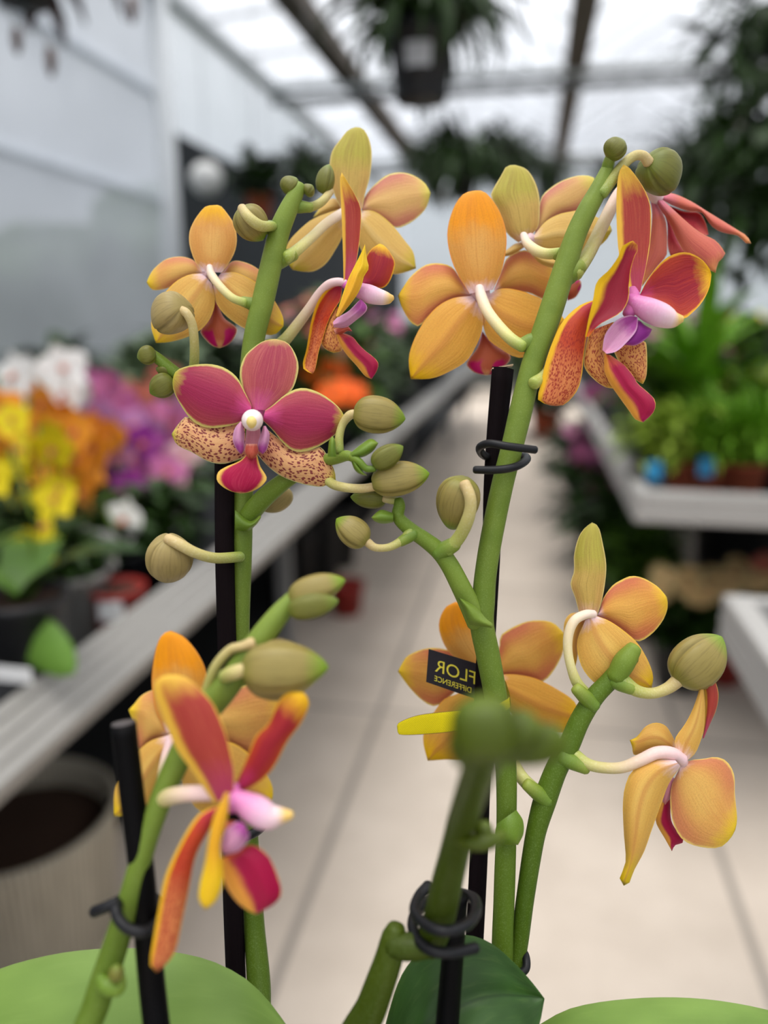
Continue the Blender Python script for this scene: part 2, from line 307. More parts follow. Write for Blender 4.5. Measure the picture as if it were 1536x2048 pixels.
def sweep(P, Rr, n=14, ez=(1, 1), flat=None):
    """rings along world points P with radii Rr -> verts, faces, uvs, closed ends"""
    V, FC, UV = [], [], []; N = len(P); ref = None; L = [0]
    for a, b in zip(P, P[1:]): L.append(L[-1]+(b-a).length)
    for i in range(N):
        t = (P[min(i+1, N-1)]-P[max(i-1, 0)]).normalized()
        if ref is None: ref = t.cross(ROT @ Vector((0, 0, 1))).normalized() if flat else t.orthogonal().normalized()
        ref = (ref-t*ref.dot(t)).normalized(); b = t.cross(ref)
        for k in range(n):
            a = 2*PI*k/n; V.append(P[i]+(ref*math.cos(a)*ez[0]+b*math.sin(a)*ez[1])*Rr[i]); UV.append((k/n, L[i]/L[-1]))
    for i in range(N-1):
        for k in range(n): FC.append([i*n+k, i*n+(k+1) % n, (i+1)*n+(k+1) % n, (i+1)*n+k])
    for i, s in ((0, -1), (N-1, 1)):
        V.append(P[i]); UV.append((.5, L[i]/L[-1])); c = len(V)-1
        for k in range(n):
            q = [i*n+k, i*n+(k+1) % n, c]; FC.append(q if s > 0 else q[::-1])
    return V, FC, UV
def tube(parent, name, crop, d, pts, mat, n=14, seg=None, round_ends=True, ez=(1, 1), flat=None, sharpcap=False):
    """pts: (x, y, depth offset mm, radius in crop px)"""
    q = []
    for p in pts:
        px, py = crop.p(p[0], p[1]); dd = d+p[2]*.001; w = W(px, py, dd); q.append((w.x, w.y, w.z, p[3]/crop.k*dd/F))
    S = cr(q, seg or max(12, 7*len(q)), 4)
    P = [Vector(s[:3]) for s in S]; Rr = [s[3] for s in S]
    if round_ends:
        a, b = P[0], P[-1]; ta = (P[0]-P[1]).normalized(); tb = (P[-1]-P[-2]).normalized(); ra, rb = Rr[0], Rr[-1]
        P = [a+ta*ra*.55, a+ta*ra*.4]+P+[b+tb*rb*.4, b+tb*rb*.55]; Rr = [ra*.35, ra*.8]+Rr+[rb*.8, rb*.35]
    V, FC, UV = sweep(P, Rr, n, ez, flat)
    return mesh(name, V, FC, mat, parent, UV)
def collar(parent, crop, d, a, ra, b, rb, dza=0, dzb=0):
    """green bract sheath flaring from the stem at a round the foot of a pedicel at b"""
    m = ((a[0]+b[0])/2, (a[1]+b[1])/2)
    return tube(parent, 'bract', crop, d, [(a[0], a[1], dza, ra*.8), (a[0]*.6+b[0]*.4, a[1]*.6+b[1]*.4, dza*.6+dzb*.4, ra*.3+rb*.85), (m[0]*.4+b[0]*.6, m[1]*.4+b[1]*.6, dzb, rb*1.16), (b[0], b[1], dzb, rb*1.06)], M['collar'])
BL = [(0, .55), (.1, .82), (.3, 1), (.6, 1), (.84, .82), (.95, .5), (1, .06)]
BP = [(0, .3), (.05, .58), (.14, .82), (.28, .97), (.45, 1), (.62, .92), (.76, .74), (.87, .5), (.95, .26), (1, .03)]
def bud(parent, crop, d, base, tip, hw, mat, name='bud', phase=0., prof=BP, groove=.16, bdz=0, tdz=0, hook=0):
    a = W(*crop.p(*base), d+bdz*.001); b = W(*crop.p(*tip), d+tdz*.001); r = hw/crop.k*d/F
    ax = b-a; t = ax.normalized(); ref = t.cross(ROT @ Vector((0, 0, 1))).normalized(); bi = t.cross(ref)
    S = cr(prof, 22, 2); n = 42; V, FC, UV = [], [], []
    for s in S:
        for k in range(n):
            an = 2*PI*k/n+phase; g = ((k/n*3) % 1)-.5
            rr = r*s[1]*(1-groove*math.exp(-(g/.045)**2)+.075*math.cos(3*2*PI*(k/n)+PI))
            V.append(a+ax*s[0]+(ref*math.cos(an)+bi*math.sin(an))*rr+ref*hook*r*s[0]**3); UV.append((k/n, s[0]))
    N = len(S)
    for i in range(N-1):
        for k in range(n): FC.append([i*n+k, i*n+(k+1) % n, (i+1)*n+(k+1) % n, (i+1)*n+k])
    FC.append(list(range(n))[::-1]); FC.append([(N-1)*n+k for k in range(n)])
    return mesh(name, V, FC, mat, parent, UV)
def lathe(name, prof, mat, parent=None, loc=(0, 0, 0), n=28, mi=None, smooth=True, origin=None):
    V, FC, UV, MI = [], [], [], []
    loc = Vector(loc)
    for j, (r, z) in enumerate(prof):
        for k in range(n): V.append(loc+Vector((r*math.cos(2*PI*k/n), r*math.sin(2*PI*k/n), z))); UV.append((k/n, j/(len(prof)-1)))
    for i in range(len(prof)-1):
        for k in range(n): FC.append([i*n+k, i*n+(k+1) % n, (i+1)*n+(k+1) % n, (i+1)*n+k]); MI.append(mi[i] if mi else 0)
    return mesh(name, V, FC, mat, parent, UV, MI, smooth=smooth, origin=loc if origin is None else origin)
def boxv(c, h):
    x, y, z = c; a, b, e = h
    return [Vector((x+i*a, y+j*b, z+k*e)) for k in (-1, 1) for j in (-1, 1) for i in (-1, 1)], [[0, 2, 3, 1], [4, 5, 7, 6], [0, 1, 5, 4], [2, 6, 7, 3], [0, 4, 6, 2], [1, 3, 7, 5]]
def box(name, c, h, mat, parent=None):
    V, FC = boxv(c, h); return mesh(name, V, FC, mat, parent, smooth=False)
def boxes(name, lst, mat, parent=None):
    V, FC = [], []
    for c, h in lst:
        v, f = boxv(c, h); FC += [[i+len(V) for i in q] for q in f]; V += v
    return mesh(name, V, FC, mat, parent, smooth=False)
def bar(name, a, b, r, mat, parent=None, n=10):
    a, b = Vector(a), Vector(b); V, FC, UV = sweep([a, b], [r, r], n); return mesh(name, V, FC, mat, parent, UV)
def struct(o): o['kind'] = 'structure'; return o
# ------------------------------------------------------------------ the two potted orchids in front
BENCH = .975
potL = W(340, 2300, .195); potR = W(885, 2300, .185); potL.z = potR.z = BENCH
PL = tag(empty('potted_orchid', potL), 'potted orchid with the magenta flower, its pale leaf left of the yellow ribbon', 'orchid')
PR = tag(empty('potted_orchid', potR), 'potted orchid with amber flowers whose tallest spike carries the yellow ribbon label', 'orchid')
M['pot_clear'] = plain('pot_smoky_plastic', O(96, 92, 84), .3, spec=.5)
M['bark'] = plain('potting_bark', O(78, 54, 36), .9, vary=.5, scale=300, bump=.6)
for P, q in ((PL, potL), (PR, potR)):
    lathe('pot', [(.001, .001), (.026, .001), (.028, .004), (.033, .07), (.0345, .072), (.0345, .075), (.0325, .075), (.0315, .064)], M['pot_clear'], P, q)
    lathe('potting_bark', [(.0318, .064), (.02, .067), (.001, .068)], M['bark'], P, q)
def flower(root, crop, d, cx, cy, label=None):
    e = empty('flower', W(*crop.p(cx, cy), d), root)
    if label: e['label'] = label
    return e
B_OR = lambda k: (M[k], M['mg_lat']); B_AM = lambda k: (M[k], M['rd_lat']); F_MG = lambda k: (M[k], M['ol_lat']); F_RD = lambda k: (M[k], M['or_lat'])
# --- orange flower seen from behind, top of the left spike
f = flower(PL, cA, .236, 670, 740, 'orange flower seen from behind with a yellow tipped upright sepal')
tube(f, 'flower_base', cA, .2365, [(655, 750, 1, 58), (655, 750, -.6, 52), (655, 750, -1.8, 27)], M['receptacle'])
petal(f, 'dorsal_sepal', cA, .236, [(590, 735), (520, 620), (476, 480), (474, 360), (515, 255), (580, 160), (635, 108)], [(790, 745), (850, 660), (912, 540), (930, 410), (902, 280), (840, 180), (770, 102)], (702, 98), B_OR('or_dorsal'), dz=-1, crease=.2)
petal(f, 'petal', cA, .236, [(600, 738), (520, 632), (400, 592), (260, 612), (150, 692), (98, 760)], [(620, 765), (480, 800), (380, 850), (250, 900), (140, 915), (95, 890)], (62, 838), B_OR('or_lat'), dz=3, tilt=(-.02, 0, 420, 540))
petal(f, 'petal', cA, .236, [(800, 738), (860, 655), (930, 630), (1050, 662), (1150, 722), (1240, 800)], [(770, 760), (900, 840), (1000, 910), (1120, 950), (1230, 940)], (1270, 880), B_OR('or_lat'), dz=3)
petal(f, 'lateral_sepal', cA, .236, [(600, 752), (480, 762), (370, 812), (290, 880), (200, 990), (130, 1130), (106, 1260)], [(690, 850), (717, 980), (710, 1090), (655, 1215), (560, 1310), (430, 1372), (280, 1412)], (152, 1420), B_OR('or_sep'), dz=0, crease=.5)
petal(f, 'lateral_sepal', cA, .236, [(780, 748), (900, 740), (1010, 780), (1120, 842), (1230, 930), (1320, 1060), (1375, 1180)], [(700, 850), (712, 980), (760, 1085), (850, 1180), (1000, 1280), (1150, 1330), (1290, 1340)], (1378, 1260), B_OR('or_sep'), dz=.6, crease=.5)
petal(f, 'lip', cA, .236, [(700, 1000), (660, 1190), (600, 1270), (580, 1320), (640, 1400), (700, 1450)], [(735, 1000), (800, 1170), (900, 1250), (935, 1295), (900, 1380), (840, 1440)], (765, 1470), (M['lip_back'], M['lip']), dz=5, bulge=-2)
tube(f, 'pedicel', cA, .2335, [(668, 690, 0, 30), (690, 770, -1.5, 40), (780, 890, -4, 40), (890, 990, -5, 40), (1010, 1035, -5, 42)], M['ped_cream'])
# --- olive flower behind, top
f = flower(PL, cB, .246, 660, 880, 'olive yellow flower seen from behind at the top of the left spike')
tube(f, 'flower_base', cB, .2462, [(690, 900, 1, 85), (690, 900, -.6, 76), (690, 900, -1.8, 40)], M['receptacle'])
petal(f, 'dorsal_sepal', cB, .245, [(590, 850), (530, 740), (490, 600), (475, 450), (500, 300), (580, 185), (650, 100)], [(790, 850), (820, 700), (860, 560), (880, 400), (876, 260), (838, 140), (790, 80)], (725, 66), (M['ol_dorsal'], M['mg_lat']))
petal(f, 'petal', cB, .245, [(770, 840), (830, 710), (930, 600), (1040, 522), (1160, 502), (1280, 530), (1390, 605)], [(790, 870), (900, 905), (1000, 965), (1090, 1025), (1150, 1035), (1280, 970), (1400, 850)], (1447, 700), (M['ol_lat'], M['mg_lat']), dz=2, crease=.4)
petal(f, 'petal', cB, .245, [(600, 830), (540, 760), (480, 760), (400, 820)], [(600, 860), (500, 890), (420, 910)], (318, 935), (M['ol_sep'], M['mg_lat']), dz=4)
petal(f, 'lateral_sepal', cB, .245, [(600, 850), (450, 895), (300, 960), (180, 1060), (90, 1160), (52, 1260), (70, 1360)], [(650, 1000), (600, 1120), (530, 1250), (440, 1380), (330, 1450), (230, 1456)], (118, 1438), (M['ol_sep'], M['sp_sep']), dz=1, crease=.4)
petal(f, 'lateral_sepal', cB, .245, [(770, 870), (880, 868), (980, 920), (1090, 1020), (1200, 1160), (1280, 1270)], [(700, 1000), (780, 1250), (900, 1380), (1000, 1440), (1100, 1482), (1210, 1460)], (1307, 1425), (M['ol_sep'], M['sp_sep']), dz=1, crease=.5)
tube(f, 'pedicel', cB, .241, [(620, 880, 2, 46), (450, 990, -2, 46), (300, 1130, -6, 48), (150, 1260, -10, 54), (60, 1320, -12, 60)], M['ped_cream'])
# --- flower in side view facing right
f = flower(PL, cC, .226, 830, 500, 'flower in profile facing right with an upright red sepal')
tube(f, 'flower_base', cC, .227, [(800, 480, 1, 36), (850, 500, 0, 52), (920, 530, -.5, 56)], M['receptacle_pink'])
petal(f, 'lateral_sepal', cC, .226, [(720, 500), (600, 565), (510, 700), (450, 900), (420, 1080), (395, 1220), (362, 1340), (372, 1420)], [(790, 520), (775, 650), (700, 770), (635, 900), (580, 1080), (540, 1200), (500, 1400)], (470, 1470), F_RD('os_sep'), dz=3, bulge=2.5)
petal(f, 'lateral_sepal', cC, .226, [(720, 700), (620, 900), (550, 1080), (600, 1190)], [(760, 760), (740, 900), (760, 1050), (800, 1180), (770, 1225)], (695, 1240), F_RD('ys_sep'), dz=5)
petal(f, 'dorsal_sepal', cB, .226, [(610, 1545), (606, 1350), (600, 1150), (590, 900), (580, 700), (576, 560)], [(680, 1540), (735, 1350), (765, 1150), (780, 950), (772, 830), (722, 720), (650, 595)], (592, 500), F_RD('rd_dorsal'), bulge=1.5)
petal(f, 'petal', cC, .226, [(1010, 470), (1035, 300), (1055, 180), (1120, 92)], [(1030, 475), (1130, 515), (1250, 522), (1325, 430), (1372, 260), (1325, 150), (1265, 70)], (1205, 38), F_RD('rd_lat'), dz=6)
petal(f, 'petal', cC, .226, [(722, 835), (770, 680), (820, 530), (870, 400), (930, 280), (1000, 140)], [(760, 845), (860, 730), (950, 610), (1005, 500), (1030, 400), (1084, 310), (1062, 200)], (1043, 42), (M['yl_edge'], M['rd_lat']), dz=-6, bulge=-2, crease=.8)
tube(f, 'column', cC, .226, [(840, 500, 0, 45), (960, 545, -1, 78), (1080, 590, -1.5, 102), (1200, 625, -1.5, 88), (1290, 640, -1.5, 66), (1335, 635, -1, 36)], M['column'])
petal(f, 'side_lobe', cC, .226, [(690, 900), (740, 850), (860, 780), (950, 690)], [(700, 960), (830, 960), (940, 885), (1050, 790), (1062, 720)], (995, 648), M['lobe'], dz=-3, bulge=-2, crease=.8)
petal(f, 'callus', cC, .226, [(700, 980), (800, 945), (850, 940)], [(720, 1040), (800, 1025), (850, 1000)], (905, 1002), M['callus'], dz=-1, bulge=-2)
petal(f, 'lip', cC, .226, [(710, 1000), (770, 1150), (850, 1270), (950, 1380), (1040, 1490)], [(770, 1010), (900, 1060), (970, 1140), (1040, 1210), (1130, 1280), (1188, 1350), (1170, 1440)], (1115, 1527), (M['lip_l'], M['lip']), bulge=-2, crease=-.6)
tube(f, 'pedicel', cC, .227, [(830, 470, 0, 40), (740, 460, 1, 46), (640, 490, 2, 48), (540, 590, 4, 50), (440, 740, 6, 54), (300, 930, 8, 60), (170, 1090, 9, 66), (60, 1180, 10, 70)], M['ped_pink'])
# --- open magenta flower facing the camera
f = flower(PL, cD, .216, 705, 690, 'open magenta flower facing the camera with speckled lower sepals')
tube(f, 'flower_base', cD, .2185, [(745, 630, 2, 74), (745, 630, 0, 66), (740, 640, -1, 36)], M['receptacle_pink'])
petal(f, 'dorsal_sepal', cD, .216, [(690, 600), (640, 480), (608, 350), (610, 260), (652, 160), (740, 82), (810, 44)], [(830, 610), (920, 530), (1022, 450), (1070, 330), (1078, 230), (1042, 130), (985, 60)], (890, 30), F_MG('mg_dorsal'), dz=1, tilt=(0, -.01, 500, 830))
petal(f, 'lateral_sepal', cD, .216, [(640, 690), (450, 740), (330, 730), (230, 690), (172, 658), (100, 730)], [(660, 980), (590, 1010), (470, 1042), (350, 1022), (220, 950), (100, 890)], (52, 802), F_MG('sp_sep'), dz=3, bulge=-2)
petal(f, 'lateral_sepal', cD, .216, [(800, 740), (950, 860), (1050, 930), (1180, 930), (1260, 905), (1330, 1010), (1372, 1100)], [(740, 960), (820, 1050), (920, 1130), (1060, 1190), (1200, 1222), (1290, 1222)], (1380, 1170), F_MG('sp_sep'), dz=3, bulge=-2)
petal(f, 'petal', cD, .216, [(700, 570), (640, 450), (580, 340), (480, 265), (360, 235), (220, 243), (100, 282)], [(690, 640), (640, 690), (560, 725), (400, 752), (280, 732), (190, 660), (100, 520), (62, 420)], (64, 340), F_MG('mg_lat'), dz=0, bulge=-2.2, tilt=(-.015, 0, 500, 830))
petal(f, 'petal', cD, .216, [(810, 610), (880, 560), (960, 490), (1060, 436), (1160, 434), (1290, 490), (1410, 590)], [(790, 690), (870, 770), (960, 880), (1040, 937), (1130, 942), (1260, 892), (1385, 800)], (1467, 690), F_MG('mg_lat'), dz=0, bulge=-2.2, tilt=(.015, 0, 510, 830))
petal(f, 'throat', cD, .216, [(660, 740), (650, 850), (640, 930)], [(770, 740), (775, 830), (770, 920)], (705, 975), M['throat'], dz=-1, bulge=2)
tube(f, 'column', cD, .216, [(714, 650, 2, 40), (711, 668, -3, 66), (708, 684, -6, 84), (705, 694, -8.5, 84), (703, 704, -9.8, 62)], M['column_front'], n=20)
tube(f, 'anther_cap', cD, .2064, [(702, 672, .2, 30), (701, 696, -.6, 46), (700, 725, -.2, 38), (700, 748, .5, 18)], M['anther'], ez=(1, 1))
petal(f, 'side_lobe', cD, .216, [(612, 695), (562, 760), (548, 850), (575, 920)], [(625, 715), (642, 790), (642, 870), (640, 930)], (615, 968), M['lobe'], dz=-4, bulge=-2)
petal(f, 'side_lobe', cD, .216, [(795, 735), (775, 800), (752, 870), (752, 930)], [(815, 735), (845, 800), (840, 870), (822, 930)], (790, 965), M['lobe'], dz=-4, bulge=-2)
petal(f, 'callus', cD, .216, [(655, 880), (645, 940), (665, 985)], [(745, 880), (755, 940), (735, 985)], (700, 1010), M['callus'], dz=-5, bulge=-2)
petal(f, 'lip', cD, .216, [(655, 970), (600, 1020), (500, 1062), (432, 1105), (418, 1170), (460, 1222), (530, 1262)], [(745, 970), (770, 1060), (822, 1150), (796, 1205), (745, 1245), (680, 1272)], (610, 1282), (M['lip_fan'], M['lip']), dz=-3, bulge=-2, wave=.9, m=15)
# --- buds and stems of the left orchid
b = bud(PL, cN, .224, (770, 545), (930, 770), 118, M['bud'], phase=.5, bdz=-2, tdz=4)
tube(b, 'pedicel', cN, .222, [(782, 548, 0, 34), (830, 612, -3, 38), (910, 668, -2, 38), (1000, 672, 4, 32)], M['ped_bud'])
b = bud(PL, cA, .220, (420, 1050), (160, 1260), 196, M['bud_t'], phase=.9, bdz=-4, tdz=4)
tube(b, 'pedicel', cA, .218, [(395, 1105, -2, 44), (450, 1140, -3, 44), (500, 1240, -2, 44), (520, 1390, 0, 44), (522, 1580, 4, 46), (505, 1750, 7, 46)], M['ped_bud'])
bud(PL, cN, .2295, (1085, 440), (1165, 335), 72, M['bud_g'], phase=.3)
bud(PL, cN, .2295, (1225, 450), (1275, 385), 48, M['bud_g'])
b = bud(PL, cN, .236, (1350, 440), (1390, 240), 66, M['bud_g'])
tube(b, 'pedicel', cN, .2335, [(1400, 430, 3, 26), (1340, 500, 0, 30), (1270, 535, -1, 32), (1170, 540, -2, 34)], M['ped_bud'])
b = bud(PL, cN, .222, (180, 1560), (50, 1590), 66, M['bud_g'], phase=.4)
bud(PL, cN, .2225, (300, 1740), (140, 1840), 84, M['bud_g'], phase=.2)
bud(PL, cN, .2235, (300, 1690), (180, 1665), 42, M['bud_g'])
tube(PL, 'side_branch', cN, .2235, [(150, 1560, 0, 34), (215, 1612, 0, 40), (310, 1690, 0, 44), (420, 1770, 2, 46), (600, 1900, 4, 46), (790, 2010, 5, 46)], M['stem_side'])
b = bud(PL, cU, .214, (940, 1150), (930, 1395), 126, M['bud_t'], phase=.1, bdz=-2, tdz=5)
tube(b, 'pedicel', cU, .2105, [(930, 1155, 0, 30), (1000, 1190, -1, 33), (1080, 1232, 0, 31), (1190, 1262, 4, 30), (1330, 1255, 14, 30)], M['ped_bud'])
bud(PL, cD, .238, (1010, 1250), (800, 1425), 92, M['bud_t'])
b = bud(PL, cM, .213, (375, 190), (815, 248), 158, M['bud'], phase=.5)
tube(b, 'pedicel', cM, .2135, [(400, 205, 0, 40), (340, 215, 0, 40), (280, 290, 1, 34), (250, 400, 1, 36), (250, 520, 1, 40)], M['ped_bud'])
b = bud(PL, cM, .209, (535, 640), (795, 480), 96, M['bud_g'], phase=.7)
tube(b, 'pedicel', cM, .2095, [(550, 672, 0, 28), (480, 670, 0, 30), (420, 610, 0, 32), (360, 570, 1, 36)], M['bract'])
b = bud(PL, cM, .213, (530, 800), (1020, 712), 148, M['bud'], phase=.35)
tube(b, 'pedicel', cM, .2135, [(555, 825, 0, 38), (440, 840, 0, 38), (300, 832, 0, 40), (190, 800, 4, 42), (110, 720, 8, 46), (60, 640, 9, 46)], M['ped_bud'])
petal(PL, 'bract', cM, .2105, [(340, 540), (440, 460), (520, 415)], [(370, 580), (460, 570), (540, 520)], (585, 452), M['bract'], bulge=-2, th=.5)
petal(PL, 'bract', cM, .211, [(380, 590), (430, 650), (460, 700)], [(345, 590), (380, 680), (430, 720)], (490, 732), M['bract'], bulge=-1.5, th=.5)
petal(PL, 'bract', cM, .2115, [(150, 570), (155, 500), (165, 430)], [(225, 570), (220, 500), (215, 430)], (190, 390), M['bract'], bulge=-1.2, th=.5)
tube(PL, 'side_branch', cM, .2145, [(-560, 1120, 13, 84), (-430, 960, 11, 84), (-250, 800, 9.5, 76), (-80, 690, 9, 64), (60, 610, 8, 56), (220, 585, 2, 50), (320, 560, -1, 46), (380, 590, -2, 34)], M['stem_side'])
tube(PL, 'flower_stem', IMG, .229, [(430, 2300, -32, 24), (500, 2130, -22, 24), (518, 2000, -8, 24), (508, 1850, 0, 21), (498, 1700, 0, 20), (490, 1550, 0, 20), (482, 1400, 0, 18), (481, 1250, 0, 18), (484, 1100, 0, 20), (487, 950, 0, 20), (495, 820, 0, 20), (506, 690, 0, 21), (527, 598, 0, 22), (556, 473, 0, 21), (574, 425, 0, 19), (592, 388, 0, 15), (601, 372, 0, 11)], M['stem'], seg=130, n=18)
petal(PL, 'bract', IMG, .224, [(470, 1020), (500, 1042), (520, 1030)], [(470, 1060), (495, 1062), (512, 1050)], (522, 1036), M['bract'], bulge=-2, th=.6)
for cc, dd, a, ra, bb, rb in ((cA, .2295, (1150, 1070), 90, (985, 1020), 46), (cN, .229, (1035, 700), 70, (925, 668), 38), (IMG, .2305, (542, 528), 22, (588, 508), 12), (IMG, .2305, (584, 412), 17, (622, 415), 9), (IMG, .232, (505, 708), 20, (545, 690), 13)):
    collar(PL, cc, dd, a, ra, bb, rb)
# --- front spike of the left orchid
f = flower(PL, cL, .190, 350, 680, 'amber flower seen from behind beside the black round stake')
tube(f, 'flower_base', cL, .191, [(365, 690, 1, 38), (365, 690, -.6, 34), (365, 690, -1.8, 18)], M['receptacle'])
petal(f, 'dorsal_sepal', cL, .190, [(320, 640), (262, 520), (240, 400), (240, 290), (262, 160), (295, 85)], [(430, 640), (520, 520), (548, 400), (545, 290), (500, 190), (425, 100)], (345, 60), B_AM('or_amber'), dz=0)
petal(f, 'petal', cL, .190, [(350, 640), (300, 430), (250, 398), (180, 428), (135, 480)], [(330, 670), (240, 685), (165, 740), (150, 620), (125, 560)], (104, 512), B_AM('or_lat'), dz=2, crease=.4)
petal(f, 'petal', cL, .190, [(380, 640), (560, 500), (700, 400), (850, 360), (980, 420)], [(400, 690), (600, 660), (770, 770), (900, 740), (960, 650)], (1000, 540), B_OR('or_lat'), dz=3, crease=.4)
petal(f, 'lateral_sepal', cL, .190, [(330, 655), (225, 690), (150, 760), (60, 880), (25, 980)], [(380, 720), (335, 850), (265, 1000), (205, 1135), (110, 1120)], (22, 1116), B_OR('or_sep'), dz=0, crease=.5)
petal(f, 'lateral_sepal', cL, .190, [(400, 690), (600, 680), (740, 720), (870, 850), (925, 950)], [(380, 760), (420, 950), (500, 1080), (600, 1095), (800, 1070)], (922, 1030), B_OR('or_sep'), dz=1, crease=.4)
tube(f, 'pedicel', cL, .187, [(355, 670, 0, 30), (325, 760, -2, 30), (295, 870, -5, 24), (265, 985, -8, 14)], M['ped_pink'])
f = flower(PL, cL, .163, 690, 980, 'large flower nearest the camera, in profile facing right')
tube(f, 'flower_base', cL, .164, [(715, 940, 1, 24), (700, 1000, 0, 46), (690, 1070, 0, 40)], M['receptacle_pink'])
petal(f, 'dorsal_sepal', cL, .163, [(590, 1040), (460, 850), (370, 720), (290, 520), (250, 390), (275, 330)], [(700, 1000), (706, 860), (670, 680), (600, 500), (520, 400), (430, 325)], (340, 308), F_RD('rd_dorsal'), bulge=-2)
petal(f, 'petal', cL, .163, [(715, 930), (775, 790), (830, 660), (900, 590), (960, 460), (1020, 410)], [(745, 980), (850, 920), (930, 840), (1010, 690), (1090, 580), (1133, 470)], (1100, 408), F_RD('rd_lat'), dz=4)
petal(f, 'lateral_sepal', cL, .163, [(610, 1060), (510, 1100), (420, 1230), (320, 1440), (280, 1620), (240, 1850), (228, 1960)], [(640, 1075), (560, 1200), (485, 1350), (445, 1550), (412, 1700), (372, 1880), (315, 1960)], (265, 2005), F_RD('os_sep'), dz=0, bulge=-1.5)
petal(f, 'lateral_sepal', cL, .163, [(655, 980), (590, 1120), (560, 1250), (540, 1380), (512, 1500), (505, 1590)], [(682, 980), (672, 1100), (630, 1280), (642, 1420), (640, 1500), (600, 1600)], (540, 1648), (M['yl_edge'], M['ys_sep']), dz=-5, bulge=-1.5)
tube(f, 'column', cL, .163, [(670, 1000, 1, 40), (740, 1030, 0, 60), (820, 1075, 0, 82), (900, 1115, 0, 76), (970, 1112, 0, 48), (1030, 1108, 0, 24)], M['column'])
tube(f, 'callus', cL, .164, [(660, 1170, 0, 30), (700, 1185, 0, 42), (740, 1180, 0, 30)], M['callus'])
petal(f, 'side_lobe', cL, .163, [(630, 1290), (655, 1200), (715, 1150), (745, 1150)], [(645, 1335), (730, 1315), (788, 1245), (785, 1200)], (765, 1160), M['lobe'], dz=-2, bulge=-2)
petal(f, 'lip', cL, .163, [(625, 1360), (655, 1500), (720, 1600), (790, 1655)], [(710, 1320), (800, 1278), (880, 1320), (932, 1400), (975, 1540), (940, 1610)], (835, 1672), (M['lip_l'], M['lip']), dz=1, bulge=-2.5, crease=-.8)
tube(f, 'pedicel', cL, .165, [(640, 990, 0, 40), (500, 985, 2, 46), (380, 995, 4, 48), (270, 1025, 9, 52)], M['ped_pink'])
b = bud(PL, cP, .170, (410, 1040), (1235, 1030), 238, M['bud'], phase=.25)
tube(b, 'pedicel', cP, .169, [(430, 1050, 0, 66), (330, 1080, 0, 70), (230, 1120, 2, 66)], M['ped_bud'])
b = bud(PL, cP, .178, (430, 980), (1150, 1100), 300, M['bud_t'], phase=.8)
tube(b, 'pedicel', cP, .176, [(500, 800, -3, 60), (400, 830, -3, 46), (280, 870, -2, 47), (140, 1040, -1, 48), (60, 1280, 0, 50), (20, 1480, 0, 50)], M['ped_bud'])
b = bud(PL, cP, .177, (860, 370), (1395, 190), 142, M['bud'], phase=.15)
bud(PL, cP, .173, (850, 480), (1330, 390), 120, M['bud_g'], phase=.6)
tube(PL, 'flower_stem', IMG, .169, [(240, 2300, 14, 24), (165, 2120, 0, 26), (192, 2010, 1, 27), (228, 1900, 3, 26), (262, 1790, 2, 23), (300, 1660, 3, 22), (345, 1545, 5, 24), (400, 1440, 6, 27), (452, 1375, 6, 27), (510, 1292, 7, 25), (556, 1232, 8, 22), (588, 1196, 9, 17)], M['stem'], seg=90, n=18)
tube(PL, 'bract', IMG, .167, [(200, 1955, 0, 10), (212, 1970, -1, 17), (235, 1975, -1, 16), (244, 1955, 0, 8)], M['bract'])
bud(PL, IMG, .1645, (232, 1962), (234, 1928), 15, M['bud_g'])
# leaf of the left orchid
petal(PL, 'leaf', IMG, .208, [(-200, 2080), (-60, 1965), (90, 1912), (250, 1896), (390, 1912), (480, 1950), (540, 2005)], [(-220, 2330, -18), (0, 2400, -22), (200, 2420, -24), (400, 2370, -22), (520, 2250, -14)], (600, 2090, -3), M['leaf_light'], bulge=-3, th=.6, n=28, m=17, crease=1.5)
# --- amber flower behind the tall spike
f = flower(PR, cE, .237, 660, 820, 'amber flower seen from behind with a deep orange topped sepal')
tube(f, 'flower_base', cE, .2372, [(655, 835, 1, 76), (655, 835, -.6, 68), (655, 835, -1.8, 36)], M['receptacle'])
petal(f, 'dorsal_sepal', cE, .236, [(570, 835), (490, 700), (435, 580), (402, 420), (412, 290), (462, 150), (530, 65)], [(750, 805), (820, 650), (855, 480), (850, 340), (810, 215), (745, 110), (680, 48)], (612, 42), B_AM('or_amber'), dz=-1, bulge=-2.2, crease=.3)
petal(f, 'petal', cE, .236, [(580, 825), (500, 715), (440, 632), (350, 602), (240, 612), (130, 692), (60, 790)], [(590, 855), (450, 872), (340, 940), (240, 1030), (188, 1085), (120, 1052), (58, 950)], (24, 850), B_AM('am_lat'), dz=3, crease=.3)
petal(f, 'petal', cE, .236, [(760, 805), (820, 650), (860, 560), (940, 512), (1010, 500), (1090, 540), (1190, 610)], [(770, 830), (900, 820), (1030, 830), (1140, 880), (1230, 860)], (1265, 740), B_AM('am_lat'), dz=9, crease=.3)
petal(f, 'lateral_sepal', cE, .236, [(590, 850), (450, 868), (330, 930), (230, 1040), (150, 1180), (106, 1330)], [(650, 930), (680, 1020), (662, 1140), (620, 1240), (550, 1350), (420, 1432), (280, 1486)], (120, 1490), B_AM('am_sep'), dz=1, crease=.6)
petal(f, 'lateral_sepal', cE, .236, [(730, 835), (800, 798), (900, 798), (1020, 830), (1130, 880), (1230, 950)], [(670, 930), (676, 1080), (720, 1190), (785, 1240), (940, 1325), (1100, 1290), (1240, 1180)], (1310, 1040), B_AM('am_sep'), dz=2, crease=.5)
